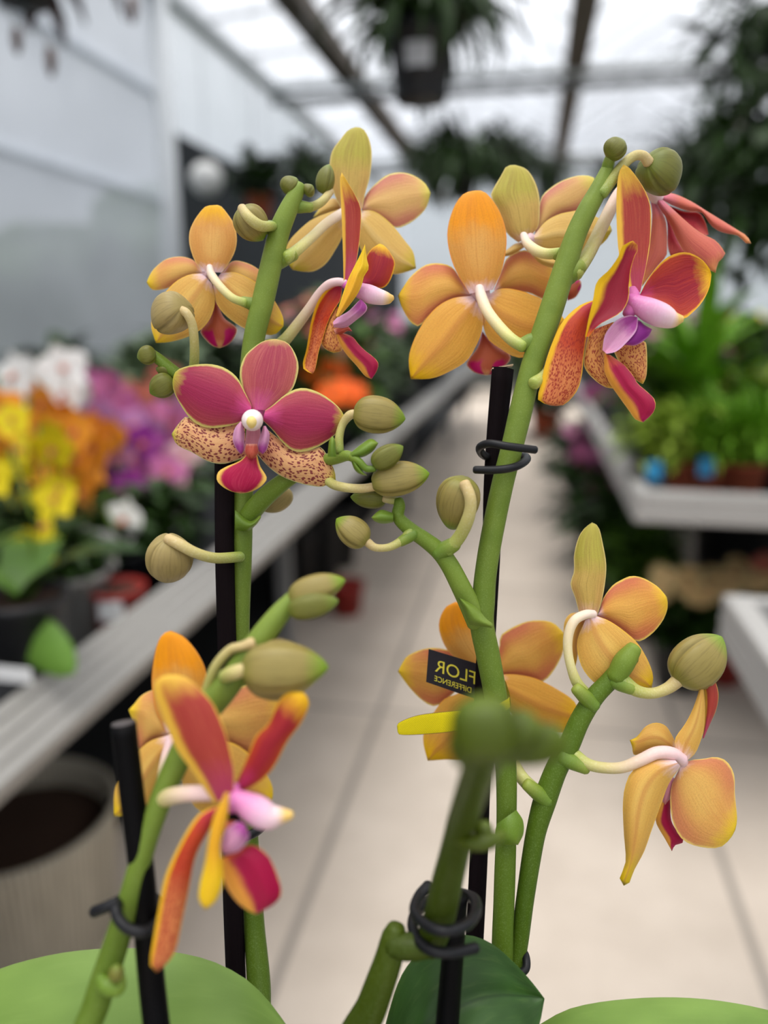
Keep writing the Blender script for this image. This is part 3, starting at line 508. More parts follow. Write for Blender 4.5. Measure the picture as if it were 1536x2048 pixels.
petal(f, 'lip', cE, .236, [(670, 1120), (640, 1240), (565, 1340), (550, 1385), (610, 1440)], [(690, 1150), (790, 1240), (880, 1300), (882, 1350), (830, 1400), (780, 1445)], (700, 1462), (M['lip_back'], M['lip']), dz=6, bulge=-2, wave=.4)
tube(f, 'pedicel', cE, .2335, [(648, 790, 0, 34), (664, 860, -1.5, 42), (710, 970, -5, 44), (800, 1090, -9, 45), (900, 1190, -13, 46), (985, 1240, -15, 48)], M['ped_cream'])
# --- olive flower beside the tall spike
f = flower(PR, cF, .240, 520, 900, 'olive yellow flower seen from behind the tall green spike')
tube(f, 'flower_base', cF, .2412, [(530, 930, 1, 81), (530, 930, -.6, 73), (530, 930, -1.8, 38)], M['receptacle'])
petal(f, 'dorsal_sepal', cF, .241, [(420, 960), (290, 850), (205, 620), (120, 460), (152, 360), (230, 230), (292, 125)], [(560, 880), (640, 780), (656, 560), (640, 400), (582, 250), (500, 150)], (385, 108), (M['ol_dorsal'], M['mg_lat']), bulge=-2.4)
petal(f, 'petal', cF, .241, [(600, 860), (640, 640), (672, 470), (760, 372), (900, 282), (1080, 226), (1230, 236)], [(640, 870), (760, 740), (900, 660), (1080, 620), (1200, 500)], (1276, 295), (M['ol_lat'], M['mg_lat']), dz=3)
petal(f, 'lateral_sepal', cF, .239, [(600, 870), (720, 730), (860, 652), (1000, 620), (1120, 612), (1300, 690), (1410, 735)], [(560, 960), (700, 1050), (850, 1060), (1000, 1100), (1200, 1070), (1370, 950)], (1450, 830), (M['ol_sep'], M['sp_sep']), dz=2, crease=.6)
petal(f, 'petal', cF, .241, [(480, 950), (380, 975), (300, 1035)], [(490, 1010), (400, 1070), (300, 1110)], (200, 1110), (M['ol_sep'], M['sp_sep']), dz=2)
petal(f, 'lateral_sepal', cF, .239, [(540, 1040), (700, 1100), (850, 1130), (1000, 1130)], [(560, 1090), (650, 1182), (750, 1228), (900, 1245)], (1080, 1185), (M['ol_sep'], M['sp_sep']), dz=-1)
petal(f, 'lip', cF, .247, [(950, 1450), (1020, 1390), (1075, 1360)], [(960, 1600), (1050, 1560), (1108, 1460)], (1110, 1390), (M['lip_back'], M['lip']), wave=.3)
tube(f, 'pedicel', cF, .2365, [(478, 880, 0, 40), (520, 970, -3, 52), (620, 1050, -7, 58), (740, 1085, -11, 58), (880, 1075, -15, 58)], M['ped_cream'])
# --- coral flower bending away at the top right
f = flower(PR, cG, .236, 600, 560, 'coral pink flower drooping to the right under the top buds')
petal(f, 'petal', cG, .238, [(610, 550), (700, 520), (800, 545), (930, 608), (1060, 690), (1200, 775), (1350, 868), (1420, 915)], [(640, 580), (760, 645), (900, 692), (1010, 702), (1100, 825), (1200, 882), (1340, 912), (1400, 975)], (1458, 982), (M['co_out'], M['co_in']), dz=1)
petal(f, 'petal', cG, .240, [(720, 640), (850, 690), (980, 700), (1040, 780)], [(740, 680), (860, 790), (950, 860), (1040, 905)], (1072, 900), (M['co_in'], M['co_out']), dz=3, bulge=2)
petal(f, 'lip', cG, .241, [(640, 650), (695, 800), (700, 1000)], [(670, 650), (750, 830), (810, 980), (870, 1060)], (730, 1100), (M['co_in'], M['co_out']), dz=3)
petal(f, 'lateral_sepal', cG, .236, [(545, 590), (560, 700), (552, 850), (530, 1000), (490, 1150), (470, 1250)], [(600, 590), (650, 690), (690, 800), (696, 1000), (690, 1090), (600, 1200)], (470, 1370), (M['co_out'], M['co_in']), dz=0)
petal(f, 'dorsal_sepal', cG, .236, [(590, 590), (640, 680), (720, 800), (790, 950), (870, 1080), (980, 1150), (1085, 1222)], [(640, 570), (740, 660), (880, 790), (1010, 890), (1130, 950), (1200, 1030), (1222, 1085), (1160, 1150)], (1135, 1247), (M['co_out'], M['co_in']), dz=-1.5, bulge=-2, wave=.5)
tube(f, 'pedicel', IMG, .233, [(1316, 398, 2, 13), (1296, 378, 1, 13), (1270, 366, 0, 12), (1240, 385, -2, 12), (1210, 440, -6, 13), (1178, 505, -10, 14), (1150, 548, -14, 15)], M['ped_pink'])
# --- red flower in profile at the right
f = flower(PR, cH, .213, 830, 540, 'crimson flower facing right with a speckled yellow edged sepal')
tube(f, 'flower_base', cH, .214, [(830, 440, 1, 34), (835, 500, 0, 56), (830, 580, -1, 62), (790, 640, -1, 46)], M['receptacle_pink'])
petal(f, 'dorsal_sepal', cG, .214, [(375, 1440), (310, 1200), (258, 1050), (238, 700), (245, 450), (265, 330)], [(455, 1420), (505, 1200), (545, 960), (552, 680), (512, 530), (442, 410), (360, 300)], (302, 265), F_RD('rd_dorsal'), dz=1, bulge=1.5)
petal(f, 'lateral_sepal', cH, .213, [(510, 528), (400, 570), (270, 690), (180, 870), (120, 1050), (90, 1200), (64, 1330)], [(560, 560), (500, 700), (455, 830), (432, 1000), (420, 1130), (380, 1260), (275, 1372)], (165, 1380), F_RD('os_sep'), dz=2, bulge=-2)
petal(f, 'lateral_sepal', cH, .213, [(480, 780), (442, 950), (440, 1070), (520, 1170), (610, 1230)], [(680, 700), (620, 850), (620, 1000), (660, 1130)], (680, 1242), F_RD('ys_sep'), dz=4)
petal(f, 'lateral_sepal', cH, .213, [(660, 900), (720, 1030), (800, 1120), (860, 1175)], [(850, 880), (930, 860), (946, 950), (946, 1090), (935, 1160)], (912, 1206), F_RD('ys_sep'), dz=6)
petal(f, 'petal', cH, .213, [(890, 480), (950, 360), (1050, 230), (1150, 160), (1270, 140), (1380, 190), (1450, 270)], [(880, 495), (1030, 545), (1150, 595), (1232, 680), (1330, 612), (1400, 530), (1452, 420)], (1466, 320), F_RD('rd_lat'), dz=2, bulge=1.5)
petal(f, 'petal', cH, .213, [(446, 825), (470, 690), (508, 530), (540, 380), (640, 280), (716, 170), (745, 90)], [(475, 822), (560, 725), (730, 630), (795, 520), (802, 400), (815, 280), (842, 180), (876, 100)], (832, 46), F_RD('rd_side'), dz=-4, bulge=2)
tube(f, 'column', cH, .212, [(800, 520, 1, 50), (870, 560, 0, 74), (960, 605, -1, 96), (1060, 650, -1, 98), (1150, 682, -1, 72), (1220, 680, -1, 34)], M['column'])
petal(f, 'side_lobe', cH, .212, [(585, 930), (610, 800), (700, 690), (800, 650)], [(620, 960), (700, 940), (780, 870), (860, 770)], (870, 665), M['lobe'], dz=-2, bulge=1.5, crease=.6)
petal(f, 'side_lobe', cH, .213, [(760, 880), (820, 780), (870, 690), (930, 730)], [(780, 890), (860, 890), (950, 830)], (988, 762), M['lobe2'], dz=0)
petal(f, 'lip', cH, .213, [(600, 960), (602, 1100), (645, 1200), (720, 1310), (800, 1420), (850, 1490)], [(650, 970), (760, 1050), (830, 1130), (870, 1200), (950, 1270), (1012, 1340), (1000, 1430)], (915, 1515), (M['lip_l'], M['lip']), dz=0, bulge=-2.5, crease=-.7)
tube(f, 'pedicel', cH, .219, [(800, 520, -3, 40), (560, 640, 5, 44), (300, 900, 4, 44), (120, 1130, -1, 48), (30, 1200, -4, 52)], M['ped_pink'])
# --- flower with one tall sepal, right of the aisle joint
f = flower(PR, cI, .225, 370, 850, 'amber flower on the side branch with a tall narrow sepal')
tube(f, 'flower_base', cI, .226, [(350, 865, 1, 53), (350, 865, -.6, 47), (350, 865, -1.8, 25)], M['receptacle'])
petal(f, 'lateral_sepal', cI, .226, [(270, 830), (175, 842), (122, 920), (120, 1060), (150, 1200)], [(340, 900), (270, 980), (240, 1100), (236, 1200)], (216, 1300), B_OR('or_sep'), dz=3)
petal(f, 'petal', cI, .226, [(420, 830), (450, 720), (530, 605), (620, 548), (700, 520), (800, 540), (920, 612)], [(400, 860), (540, 930), (650, 1010), (745, 1080), (860, 1022), (960, 905), (1004, 790)], (998, 700), B_AM('am_lat'), dz=2, crease=.3)
petal(f, 'dorsal_sepal', cI, .226, [(250, 840), (212, 700), (174, 590), (204, 480), (205, 340), (240, 200), (290, 118)], [(400, 865), (440, 740), (470, 580), (480, 420), (452, 250), (415, 105)], (358, 62), (M['ol_dorsal'], M['mg_lat']), dz=0, bulge=-2.5)
petal(f, 'lateral_sepal', cI, .224, [(390, 860), (500, 900), (620, 980), (740, 1085), (830, 1230), (880, 1370)], [(300, 900), (235, 1060), (240, 1200), (290, 1330), (400, 1445), (560, 1490), (720, 1480)], (868, 1475), B_OR('or_sep'), dz=0, crease=.6)
tube(f, 'pedicel', cI, .223, [(370, 845, 1, 36), (300, 850, -1, 40), (210, 900, -2, 42), (160, 1010, -2, 42), (152, 1150, -2, 40), (180, 1300, -2, 40), (230, 1430, -1, 46), (310, 1530, 0, 50)], M['ped_cream'])
# --- lower right flower
f = flower(PR, cJ, .217, 980, 940, 'amber flower hanging lowest at the right, seen from behind')
tube(f, 'flower_base', cJ, .2175, [(985, 940, 1, 49), (985, 940, -.6, 44), (985, 940, -1.8, 23)], M['receptacle'])
petal(f, 'petal', cJ, .217, [(960, 840), (900, 720), (850, 650), (770, 628), (690, 660), (620, 742)], [(930, 870), (800, 850), (690, 870), (600, 890), (582, 820)], (563, 768), B_OR('or_sep'), dz=4)
petal(f, 'lip', cJ, .217, [(860, 1180), (800, 1330), (775, 1430), (850, 1570)], [(900, 1180), (900, 1420), (1000, 1580), (930, 1620)], (905, 1668), (M['lip_l'], M['lip']), dz=5)
petal(f, 'throat', cJ, .217, [(880, 1060), (830, 1240)], [(940, 1080), (915, 1200)], (850, 1300), M['throat'], dz=4)
petal(f, 'petal', cJ, .217, [(990, 965), (1060, 930), (1160, 920), (1260, 905), (1350, 942), (1408, 1050), (1414, 1200), (1432, 1400)], [(960, 1010), (900, 1150), (894, 1330), (930, 1480), (1000, 1580), (1120, 1630), (1280, 1640), (1370, 1575)], (1418, 1495), B_OR('or_lat'), dz=1)
petal(f, 'dorsal_sepal', cJ, .216, [(940, 880), (930, 760), (1010, 640), (1072, 520), (1122, 370), (1136, 250), (1112, 140)], [(1010, 945), (1090, 880), (1142, 760), (1168, 640), (1172, 480), (1158, 300), (1162, 170)], (1140, 75), B_OR('or_sep'), dz=0, bulge=-1)
petal(f, 'dorsal_sepal_fold', cJ, .217, [(1150, 760), (1166, 640), (1172, 480), (1157, 300), (1150, 180)], [(1165, 750), (1222, 620), (1264, 520), (1282, 400), (1252, 280), (1200, 160)], (1142, 80), F_RD('rd_dorsal'), dz=1)
petal(f, 'lateral_sepal', cJ, .215, [(930, 930), (750, 925), (592, 1010), (530, 1130), (508, 1280), (514, 1500), (530, 1750), (482, 1880)], [(975, 980), (880, 1120), (820, 1280), (740, 1500), (680, 1670), (600, 1820), (560, 1925)], (515, 1947), B_OR('or_sep'), dz=-2, bulge=-3)
tube(f, 'pedicel', cJ, .214, [(985, 925, 2, 50), (900, 875, 0, 52), (780, 872, -1, 50), (650, 932, -1, 48), (500, 990, 0, 45), (350, 992, 2, 45), (220, 960, 4, 48), (120, 890, 6, 54)], M['ped_pink'])
# --- amber flower behind the ribbon
f = flower(PR, cK, .247, 720, 660, 'amber flower behind the yellow ribbon and the stem')
petal(f, 'dorsal_sepal', cK, .246, [(690, 650), (560, 570), (440, 460), (380, 320), (382, 220), (430, 130)], [(790, 640), (800, 500), (740, 350), (680, 230), (590, 120)], (505, 90), B_AM('or_amber'))
petal(f, 'petal', cK, .246, [(690, 600), (520, 490), (380, 447), (260, 452), (140, 502), (95, 560)], [(690, 660), (560, 730), (470, 810), (350, 892), (250, 850), (150, 750)], (60, 626), B_AM('am_lat'), dz=3, crease=.4)
petal(f, 'petal', cK, .246, [(780, 640), (840, 430), (850, 350), (950, 282), (1080, 236), (1240, 246)], [(800, 660), (950, 655), (1080, 675), (1180, 702), (1270, 600), (1330, 470)], (1337, 330), B_AM('am_lat'), dz=2, crease=.4)
petal(f, 'lateral_sepal', cK, .246, [(780, 660), (880, 648), (980, 650), (1120, 680), (1280, 760), (1420, 860)], [(770, 760), (860, 850), (950, 980), (1080, 1060), (1250, 1095), (1380, 1085)], (1450, 980), B_AM('am_sep'), crease=.6)
petal(f, 'lateral_sepal', cK, .246, [(690, 700), (520, 795), (420, 835), (350, 920), (270, 1050), (255, 1170)], [(760, 760), (750, 1000), (700, 1180), (580, 1290), (430, 1302)], (290, 1312), B_AM('am_sep'), dz=1, crease=.6)
tube(f, 'pedicel', IMG, .240, [(968, 1352, 4, 12), (990, 1420, -2, 12), (1012, 1490, -8, 12), (1040, 1550, -14, 13), (1078, 1588, -18, 14)], M['ped_cream'])
# --- buds and stems of the right orchid
b = bud(PR, cG, .215, (170, 195), (300, 45), 104, M['bud_g'], phase=.3)
b = bud(PR, cG, .222, (520, 240), (760, 470), 196, M['bud_g'], phase=.5, bdz=-3, tdz=5)
tube(b, 'pedicel', cG, .2185, [(530, 248, 0, 50), (480, 190, -1, 44), (400, 190, -1, 44), (300, 270, -1, 46), (190, 420, -1, 50), (110, 530, -1, 54)], M['ped_bud'])
b = bud(PR, cM, .213, (480, 1310), (225, 1098), 128, M['bud'], phase=.9)
tube(b, 'pedicel', cM, .2125, [(490, 1300, 0, 40), (560, 1345, 0, 34), (680, 1340, 1, 34), (790, 1280, 2, 40), (860, 1210, 3, 46)], M['ped_bud'])
b = bud(PR, cM, .215, (1310, 755), (1205, 1190), 182, M['bud'], phase=.75, bdz=-2, tdz=4, prof=[(0, .42), (.06, .7), (.16, .9), (.3, 1), (.5, .98), (.7, .8), (.86, .52), (.96, .25), (1, .04)])
tube(b, 'pedicel', cM, .2095, [(1320, 800, -1, 50), (1362, 900, -2, 52), (1370, 1000, -1.5, 52), (1340, 1120, 0, 56), (1270, 1260, 3, 56), (1170, 1370, 5, 60)], M['ped_bud'])
b = bud(PR, cM, .2185, (650, 935), (345, 912), 84, M['bud_g'], phase=.2)
tube(b, 'pedicel', cM, .217, [(630, 930, 0, 30), (690, 940, 0, 34), (750, 950, 0, 34)], M['ped_bud'])
petal(PR, 'bract', cM, .2145, [(710, 1050), (620, 1022), (570, 1042)], [(710, 1130), (620, 1142), (550, 1120)], (522, 1088), M['bract'], bulge=-2, th=.6)
collar(PR, cM, .2155, (890, 1225), 62, (765, 1300), 40, 0, -1)
collar(PR, cM, .2155, (1085, 1400), 74, (1240, 1310), 58, 0, -1.5)
tube(PR, 'side_branch', IMG, .2165, [(797, 1000, 0, 10), (799, 1012, 0, 12), (797, 1035, 0, 13), (822, 1060, 0, 15), (848, 1078, 0, 16), (878, 1102, 0, 18), (899, 1130, 0, 19), (920, 1170, 0, 20), (937, 1205, 1, 21), (955, 1245, 2, 22)], M['stem_side'], seg=60)
b = bud(PR, cQ, .219, (1055, 925), (1290, 700), 128, M['bud'], phase=.55)
tube(b, 'pedicel', cQ, .2185, [(1075, 915, 0, 36), (1010, 965, 0, 30), (930, 990, 0, 28), (850, 975, 0, 32), (775, 920, 1, 40)], M['ped_bud'])
for a, ra, bb, rb in (((635, 1055), 46, (545, 965), 30), ((735, 925), 46, (830, 968), 30), ((470, 1315), 52, (595, 1372), 32), ((395, 1540), 48, (290, 1455), 30)):
    collar(PR, cQ, .2195, a, ra, bb, rb, 0, -1)
tube(PR, 'bract', cQ, .2195, [(745, 910, 0, 48), (790, 830, 0, 56), (840, 760, 0, 40)], M['stem_side'])
tube(PR, 'flower_stem', IMG, .221, [(930, 2300, -34, 18), (990, 2100, -14, 18), (1018, 1980, -4, 18), (1036, 1900, 0, 18), (1050, 1800, 0, 18), (1062, 1720, 0, 19), (1073, 1660, 0, 20), (1090, 1600, 0, 23), (1112, 1540, 0, 22), (1138, 1490, 0, 21), (1160, 1440, 0, 20), (1188, 1395, 0, 19), (1215, 1366, 0, 18), (1240, 1340, 0, 19), (1262, 1312, 0, 17)], M['stem_low'], seg=110, n=18)
tube(PR, 'flower_stem', IMG, .219, [(905, 2300, -30, 20), (965, 2120, -12, 21), (1000, 1950, -2, 22), (1006, 1850, 0, 21), (1010, 1740, 0, 21), (1013, 1640, 0, 20), (1012, 1540, 0, 21), (1003, 1460, 0, 22), (990, 1385, 0, 23), (976, 1310, 0, 24), (964, 1250, 0, 24), (967, 1200, 0, 23), (971, 1150, 0, 22), (982, 1080, 0, 22), (1004, 973, 0, 22), (1024, 895, 0, 22), (1042, 820, 0, 23), (1060, 745, 0, 22), (1078, 690, 0, 23), (1099, 630, 0, 24), (1125, 550, 0, 23), (1150, 474, 0, 21), (1172, 425, 0, 20), (1194, 385, 0, 18), (1211, 347, 0, 14), (1222, 318, 0, 9)], M['stem'], seg=190, n=20)
petal(PR, 'bract', cK, .2135, [(520, 60), (560, 150), (600, 250), (640, 270)], [(560, 70), (660, 130), (740, 220), (790, 262)], (780, 290), M['stem_side'], bulge=-3, th=.5)
petal(PR, 'bract', cO, .2145, [(775, 735), (815, 800), (818, 880)], [(655, 820), (645, 880), (665, 945)], (785, 950), M['bract'], bulge=-3, th=.5)
for cc, dd, a, ra, bb, rb, z0, z1 in ((cE, .2195, (1070, 1200), 85, (965, 1232), 50, 0, 0), (IMG, .2195, (1121, 562), 23, (1160, 532), 15, 0, 0), (IMG, .2195, (1053, 772), 23, (1082, 757), 12, 0, -1), (IMG, .2195, (1190, 392), 18, (1222, 358), 11, 0, -1), (IMG, .2205, (1138, 508), 21, (1112, 509), 11, 0, 2), (IMG, .219, (1212, 342), 13, (1221, 313), 9, 0, -2)):
    collar(PR, cc, dd, a, ra, bb, rb, z0, z1)
# --- short shoot in front
SHD = .138
tube(PR, 'flower_stem', cO, SHD, [(240, 1560, 45, 92), (300, 1400, 42, 98), (350, 1180, 34, 96), (400, 980, 27, 92), (445, 800, 18, 94), (500, 620, 4, 100), (560, 450, -11, 110), (600, 330, -20, 114)], M['stem_front'], seg=60, n=18)
tube(PR, 'flower_stem', IMG, .183, [(845, 2300, 8, 26), (700, 2140, 2, 34), (745, 2010, 1, 32), (775, 1925, 0, 29), (788, 1875, 0, 26), (792, 1858, 0, 20)], M['stem_front'], seg=40)
tube(PR, 'node', IMG, .182, [(785, 1890, 0, 24), (815, 1893, -1, 26), (850, 1888, -1, 26), (870, 1870, 0, 24)], M['stem_front'])
bud(PR, cO, SHD-.0235, (610, 430), (560, 30), 205, M['bud_dark'], phase=.3, prof=BL)
bud(PR, cO, SHD-.021, (540, 440), (430, 230), 130, M['bud_dark'], phase=.7, prof=BL)
bud(PR, cO, SHD-.021, (700, 330), (900, 170), 120, M['bud_dark'], phase=.1, prof=BL)
bud(PR, cO, SHD-.019, (640, 340), (1090, 310), 128, M['bud_dark'], phase=.5, prof=BL)
tube(PR, 'bract', cO, SHD+.020, [(400, 915, 0, 24), (500, 940, -4, 44), (600, 930, -4, 50), (690, 890, -2, 30)], M['bud_dark'])
bud(PR, cO, SHD+.018, (570, 900), (590, 800), 58, M['bud_dark'])
# leaves of the right orchid
petal(PR, 'leaf', cO, .207, [(-60, 2200), (-10, 1980), (80, 1730), (230, 1570), (400, 1505), (520, 1510), (640, 1565), (760, 1670), (870, 1790)], [(120, 2350, -20), (350, 2400, -24), (600, 2330, -20), (800, 2220, -12), (905, 2080, -4)], (948, 1892), M['leaf_dark'], bulge=2.5, th=.6, n=28, m=17, crease=1.4)
tube(PR, 'leaf_scar', cO, .2025, [(95, 2048, 1, 4), (150, 1985, 0, 8), (230, 1938, 0, 9), (300, 1915, 0, 6), (420, 1893, 0, 8), (490, 1878, 1, 3)], M['leaf_scar'], ez=(1, .4))
petal(PR, 'leaf', IMG, .216, [(1060, 2060), (1150, 2014), (1300, 1995), (1450, 2003), (1600, 2040)], [(1070, 2120, -10), (1200, 2280, -40), (1400, 2340, -46), (1600, 2230, -30)], (1720, 2110, -6), M['leaf_light'], bulge=-2.5, th=.6, n=24, m=15, crease=1.2)
# ------------------------------------------------------------------ stakes, clips, ribbon
s = tube(None, 'plant_stake', IMG, .226, [(455, 2300, -34, 20), (474, 2080, -12, 20), (472, 1960, -2, 20), (466, 1800, 0, 20), (461, 1600, 0, 20), (455, 1300, 0, 20), (450, 1100, 0, 20), (449, 900, 0, 20)], M['stake'], round_ends=False, seg=40, n=6)
tag(s, 'flat black stake behind the open magenta flower', 'plant stake')
s = empty('plant_stake', W(310, 2290, .185))
tag(s, 'round black stake in front with its cut top showing, lower left', 'plant stake')
tube(s, 'rod', IMG, .172, [(335, 2300, 8, 26), (318, 2100, 1, 26), (303, 1960, 2, 26), (283, 1740, 0, 25), (265, 1600, 0, 24.5), (247, 1448, 0, 24.5)], M['stake_round'], round_ends=False, seg=40, n=24)
a = W(247, 1448, .172); bq = W(248.5, 1462, .172); ax = (a-bq).normalized(); r = 23.5/F*.172
V, FC, UV = sweep([a-ax*.0002, a+ax*.0004], [r, r*.97], 24); mesh('cut_end', V, FC, plain('stake_end_grey', O(78, 72, 72), .7), s, UV)
s = empty('plant_stake', W(940, 2290, .19))
tag(s, 'dark flat stake with a raw cut top behind the tall green spike', 'plant stake')
tube(s, 'slat', IMG, .2285, [(920, 2300, -34, 19), (938, 2080, -12, 19), (948, 1900, -2, 19), (958, 1700, 0, 19), (964, 1500, 0, 19), (968, 1370, 0, 19), (975, 1240, 0, 19), (983, 1100, 0, 19), (986, 980, 0, 20), (994, 860, 0, 21), (1006, 736, 0, 23)], M['stake'], round_ends=False, seg=50, n=4, ez=(1, .6), flat=1)
a = W(1005, 735, .2283); ex = (W(1027, 731, .2283)-a); ey = ROT @ Vector((0, 0, -1))*.002
V = [a-ex*.95+ey*-.3, a+ex*.95+ey*-.3, a+ex*.95+ey, a-ex*.95+ey]; V += [v+ROT @ Vector((0, .0004, 0)) for v in V]
mesh('cut_end', V, [[0, 1, 2, 3], [4, 7, 6, 5], [0, 4, 5, 1], [1, 5, 6, 2], [2, 6, 7, 3], [3, 7, 4, 0]], M['stake_cut'], s, smooth=False)
s = tube(None, 'plant_stake', IMG, .191, [(870, 2300, 4, 24), (890, 2100, 2, 24), (899, 1990, 2, 23), (908, 1880, 1, 22), (916, 1790, 1, 21)], M['stake_round'], round_ends=False, seg=30, n=20)
tag(s, 'black stake under the blurred green shoot, held by the double loop clip', 'plant stake')
s = tube(None, 'plant_clip', cR, .2175, [(1192, 105, -6, 22), (1120, 96, -7, 22), (1040, 85, -7, 22), (950, 72, -5, 22), (900, 92, -1, 22), (915, 130, 5, 22), (960, 145, 14, 22), (1060, 150, 18, 22), (1130, 140, 10, 22), (1148, 155, 1, 22), (1110, 185, -5, 22), (1050, 204, -7, 22), (970, 212, -6, 22), (875, 211, -4, 21)], M['clip'], seg=110)
tag(s, 'black wire clip tying the tall spike to the raw topped stake', 'plant clip')
s = tube(None, 'plant_clip', cO, .184, [(235, 1200, 8, 34), (175, 1270, 4, 34), (152, 1360, -3, 34), (220, 1440, -10, 34), (345, 1478, -13, 34), (470, 1440, -10, 34), (530, 1350, -2, 34), (500, 1270, 12, 34), (350, 1250, 28, 34), (190, 1330, 16, 34), (138, 1430, 3, 34), (170, 1530, -4, 34), (250, 1595, -8, 34), (370, 1612, -9, 34), (525, 1582, -6, 34)], M['clip'], seg=120)
tag(s, 'black double loop clip around the blurred green shoot', 'plant clip')
s = tube(None, 'plant_clip', cS, .1715, [(205, 1685, 0, 27), (270, 1658, -1, 27), (350, 1622, 1, 27), (430, 1600, 10, 27), (500, 1640, 8, 27), (508, 1715, 1, 27), (450, 1775, -6, 27), (370, 1765, -7, 27), (318, 1715, -6, 27), (310, 1660, -4, 27), (360, 1600, 5, 27)], M['clip'], seg=90)
tag(s, 'black clip holding the front stem to the round black stake', 'plant clip')
s = tube(None, 'plant_clip', IMG, .221, [(1044, 1898, 2, 7), (1052, 1915, -2, 8), (1050, 1940, -5, 8), (1020, 1952, -7, 8), (985, 1945, -5, 8), (972, 1925, 0, 8), (985, 1905, 6, 8), (1020, 1898, 7, 8)], M['clip'], seg=50)
tag(s, 'small black clip around two stems just above the dark leaf', 'plant clip')
s = tube(None, 'plant_clip', IMG, .2275, [(445, 1662, 0, 8), (470, 1675, -7, 9), (500, 1670, -6, 9), (524, 1652, 1, 9), (510, 1635, 6, 8), (470, 1635, 7, 8), (446, 1648, 3, 8)], M['clip'], seg=50)
tag(s, 'black clip half hidden behind the nearest flower', 'plant clip')
rb = tag(empty('ribbon_label', W(965, 1400, .215)), 'yellow and black woven ribbon label looped around the tall spike', 'label')
petal(rb, 'yellow_strip', cK, .214, [(920, 812, 6), (905, 832, 0), (800, 882, -4), (640, 905, -5), (500, 925, -5), (220, 960, -3), (66, 1020, -2)], [(925, 900, 6), (905, 920, 0), (800, 965, -4), (640, 1050, -5), (520, 1082, -5), (300, 1106, -3), (80, 1112, -2)], (60, 1066, -2), M['ribbon'], bulge=0, th=.15, n=40)
petal(rb, 'loop_back', cK, .2185, [(922, 815, 0), (900, 735, 4), (880, 690, 9)], [(930, 900, 0), (905, 830, 4), (885, 780, 9)], (876, 720, 11), M['ribbon'], bulge=0, th=.12, n=10)
q = {(0, 0): (297, 452, 1), (1, 0): (700, 575, 3), (0, 1): (277, 706, 1), (1, 1): (690, 850, 3)}
def RB(x, y, dz=0.):
    c = [q[0, 0][k]*(1-x)*(1-y)+q[1, 0][k]*x*(1-y)+q[0, 1][k]*(1-x)*y+q[1, 1][k]*x*y for k in range(3)]
    return W(*cK.p(c[0], c[1]), .2312+(c[2]+dz)*.001)
V = []; FC = []
for sd in (0, .25):
    for j in range(5):
        for i in range(9): V.append(RB(i/8, j/4, sd))
for j in range(4):
    for i in range(8):
        a = j*9+i; FC.append([a, a+9, a+10, a+1]); FC.append([a+45, a+46, a+55, a+54])
for i in range(8): FC.append([i, i+1, i+46, i+45]); FC.append([36+i, 81+i, 82+i, 37+i])
for j in range(4): FC.append([j*9, j*9+45, j*9+54, j*9+9]); FC.append([j*9+8, j*9+17, j*9+62, j*9+53])
bs = mesh('black_strip', V, FC, M['ribbon_black'], rb, smooth=False)
def lettering(txt, x0, x1, y0, y1):
    cu = bpy.data.curves.new('t', 'FONT'); cu.body = txt; cu.extrude = .02; ob = bpy.data.objects.new('t', cu); COL.objects.link(ob)
    dg = bpy.context.evaluated_depsgraph_get(); me = bpy.data.meshes.new_from_object(ob.evaluated_get(dg))
    vs = [v.co.copy() for v in me.vertices]; fs = [list(p.vertices) for p in me.polygons]; bpy.data.objects.remove(ob)
    ax, bx = min(v.x for v in vs), max(v.x for v in vs); ay, by = min(v.y for v in vs), max(v.y for v in vs)
    mesh('lettering', [RB(x1-(v.x-ax)/(bx-ax)*(x1-x0), y1-(v.y-ay)/(by-ay)*(y1-y0), -.06-v.z*4) for v in vs], fs, M['ink'], bs, smooth=False)
lettering('FLOR', .145, .90, .24, .60)
lettering('DIFFERENCE', .145, .835, .72, .88)
# ------------------------------------------------------------------ shelf the orchids stand on
M['alu'] = plain('brushed_aluminium', O(146, 143, 138), .45, spec=.5, metal=0, vary=.06, scale=40)
M['steel'] = plain('galvanised_steel', O(120, 122, 124), .5, metal=.3)
sh = tag(empty('plant_shelf', (.0, .13, 0)), 'narrow metal shelf trolley carrying the two orchids', 'shelf')
box('shelf_top', (0, .13, BENCH-.012), (.30, .085, .012), M['alu'], sh)
for sx in (-1, 1):
    for sy in (-1, 1): box('leg', (sx*.28, .13+sy*.07, (BENCH-.024)/2), (.012, .012, (BENCH-.024)/2), M['steel'], sh)
M['tag_blue'] = plain('price_tag_blue', O(110, 170, 220), .5)
a = W(690, 2046, .172); t3 = boxv(a-ROT @ Vector((0, .019, 0)), (.0055, .0006, .019)); o = mesh('price_tag', t3[0], t3[1], M['tag_blue'], smooth=False)
tag(o, 'small pale blue price tag low between the two orchid leaves', 'tag')
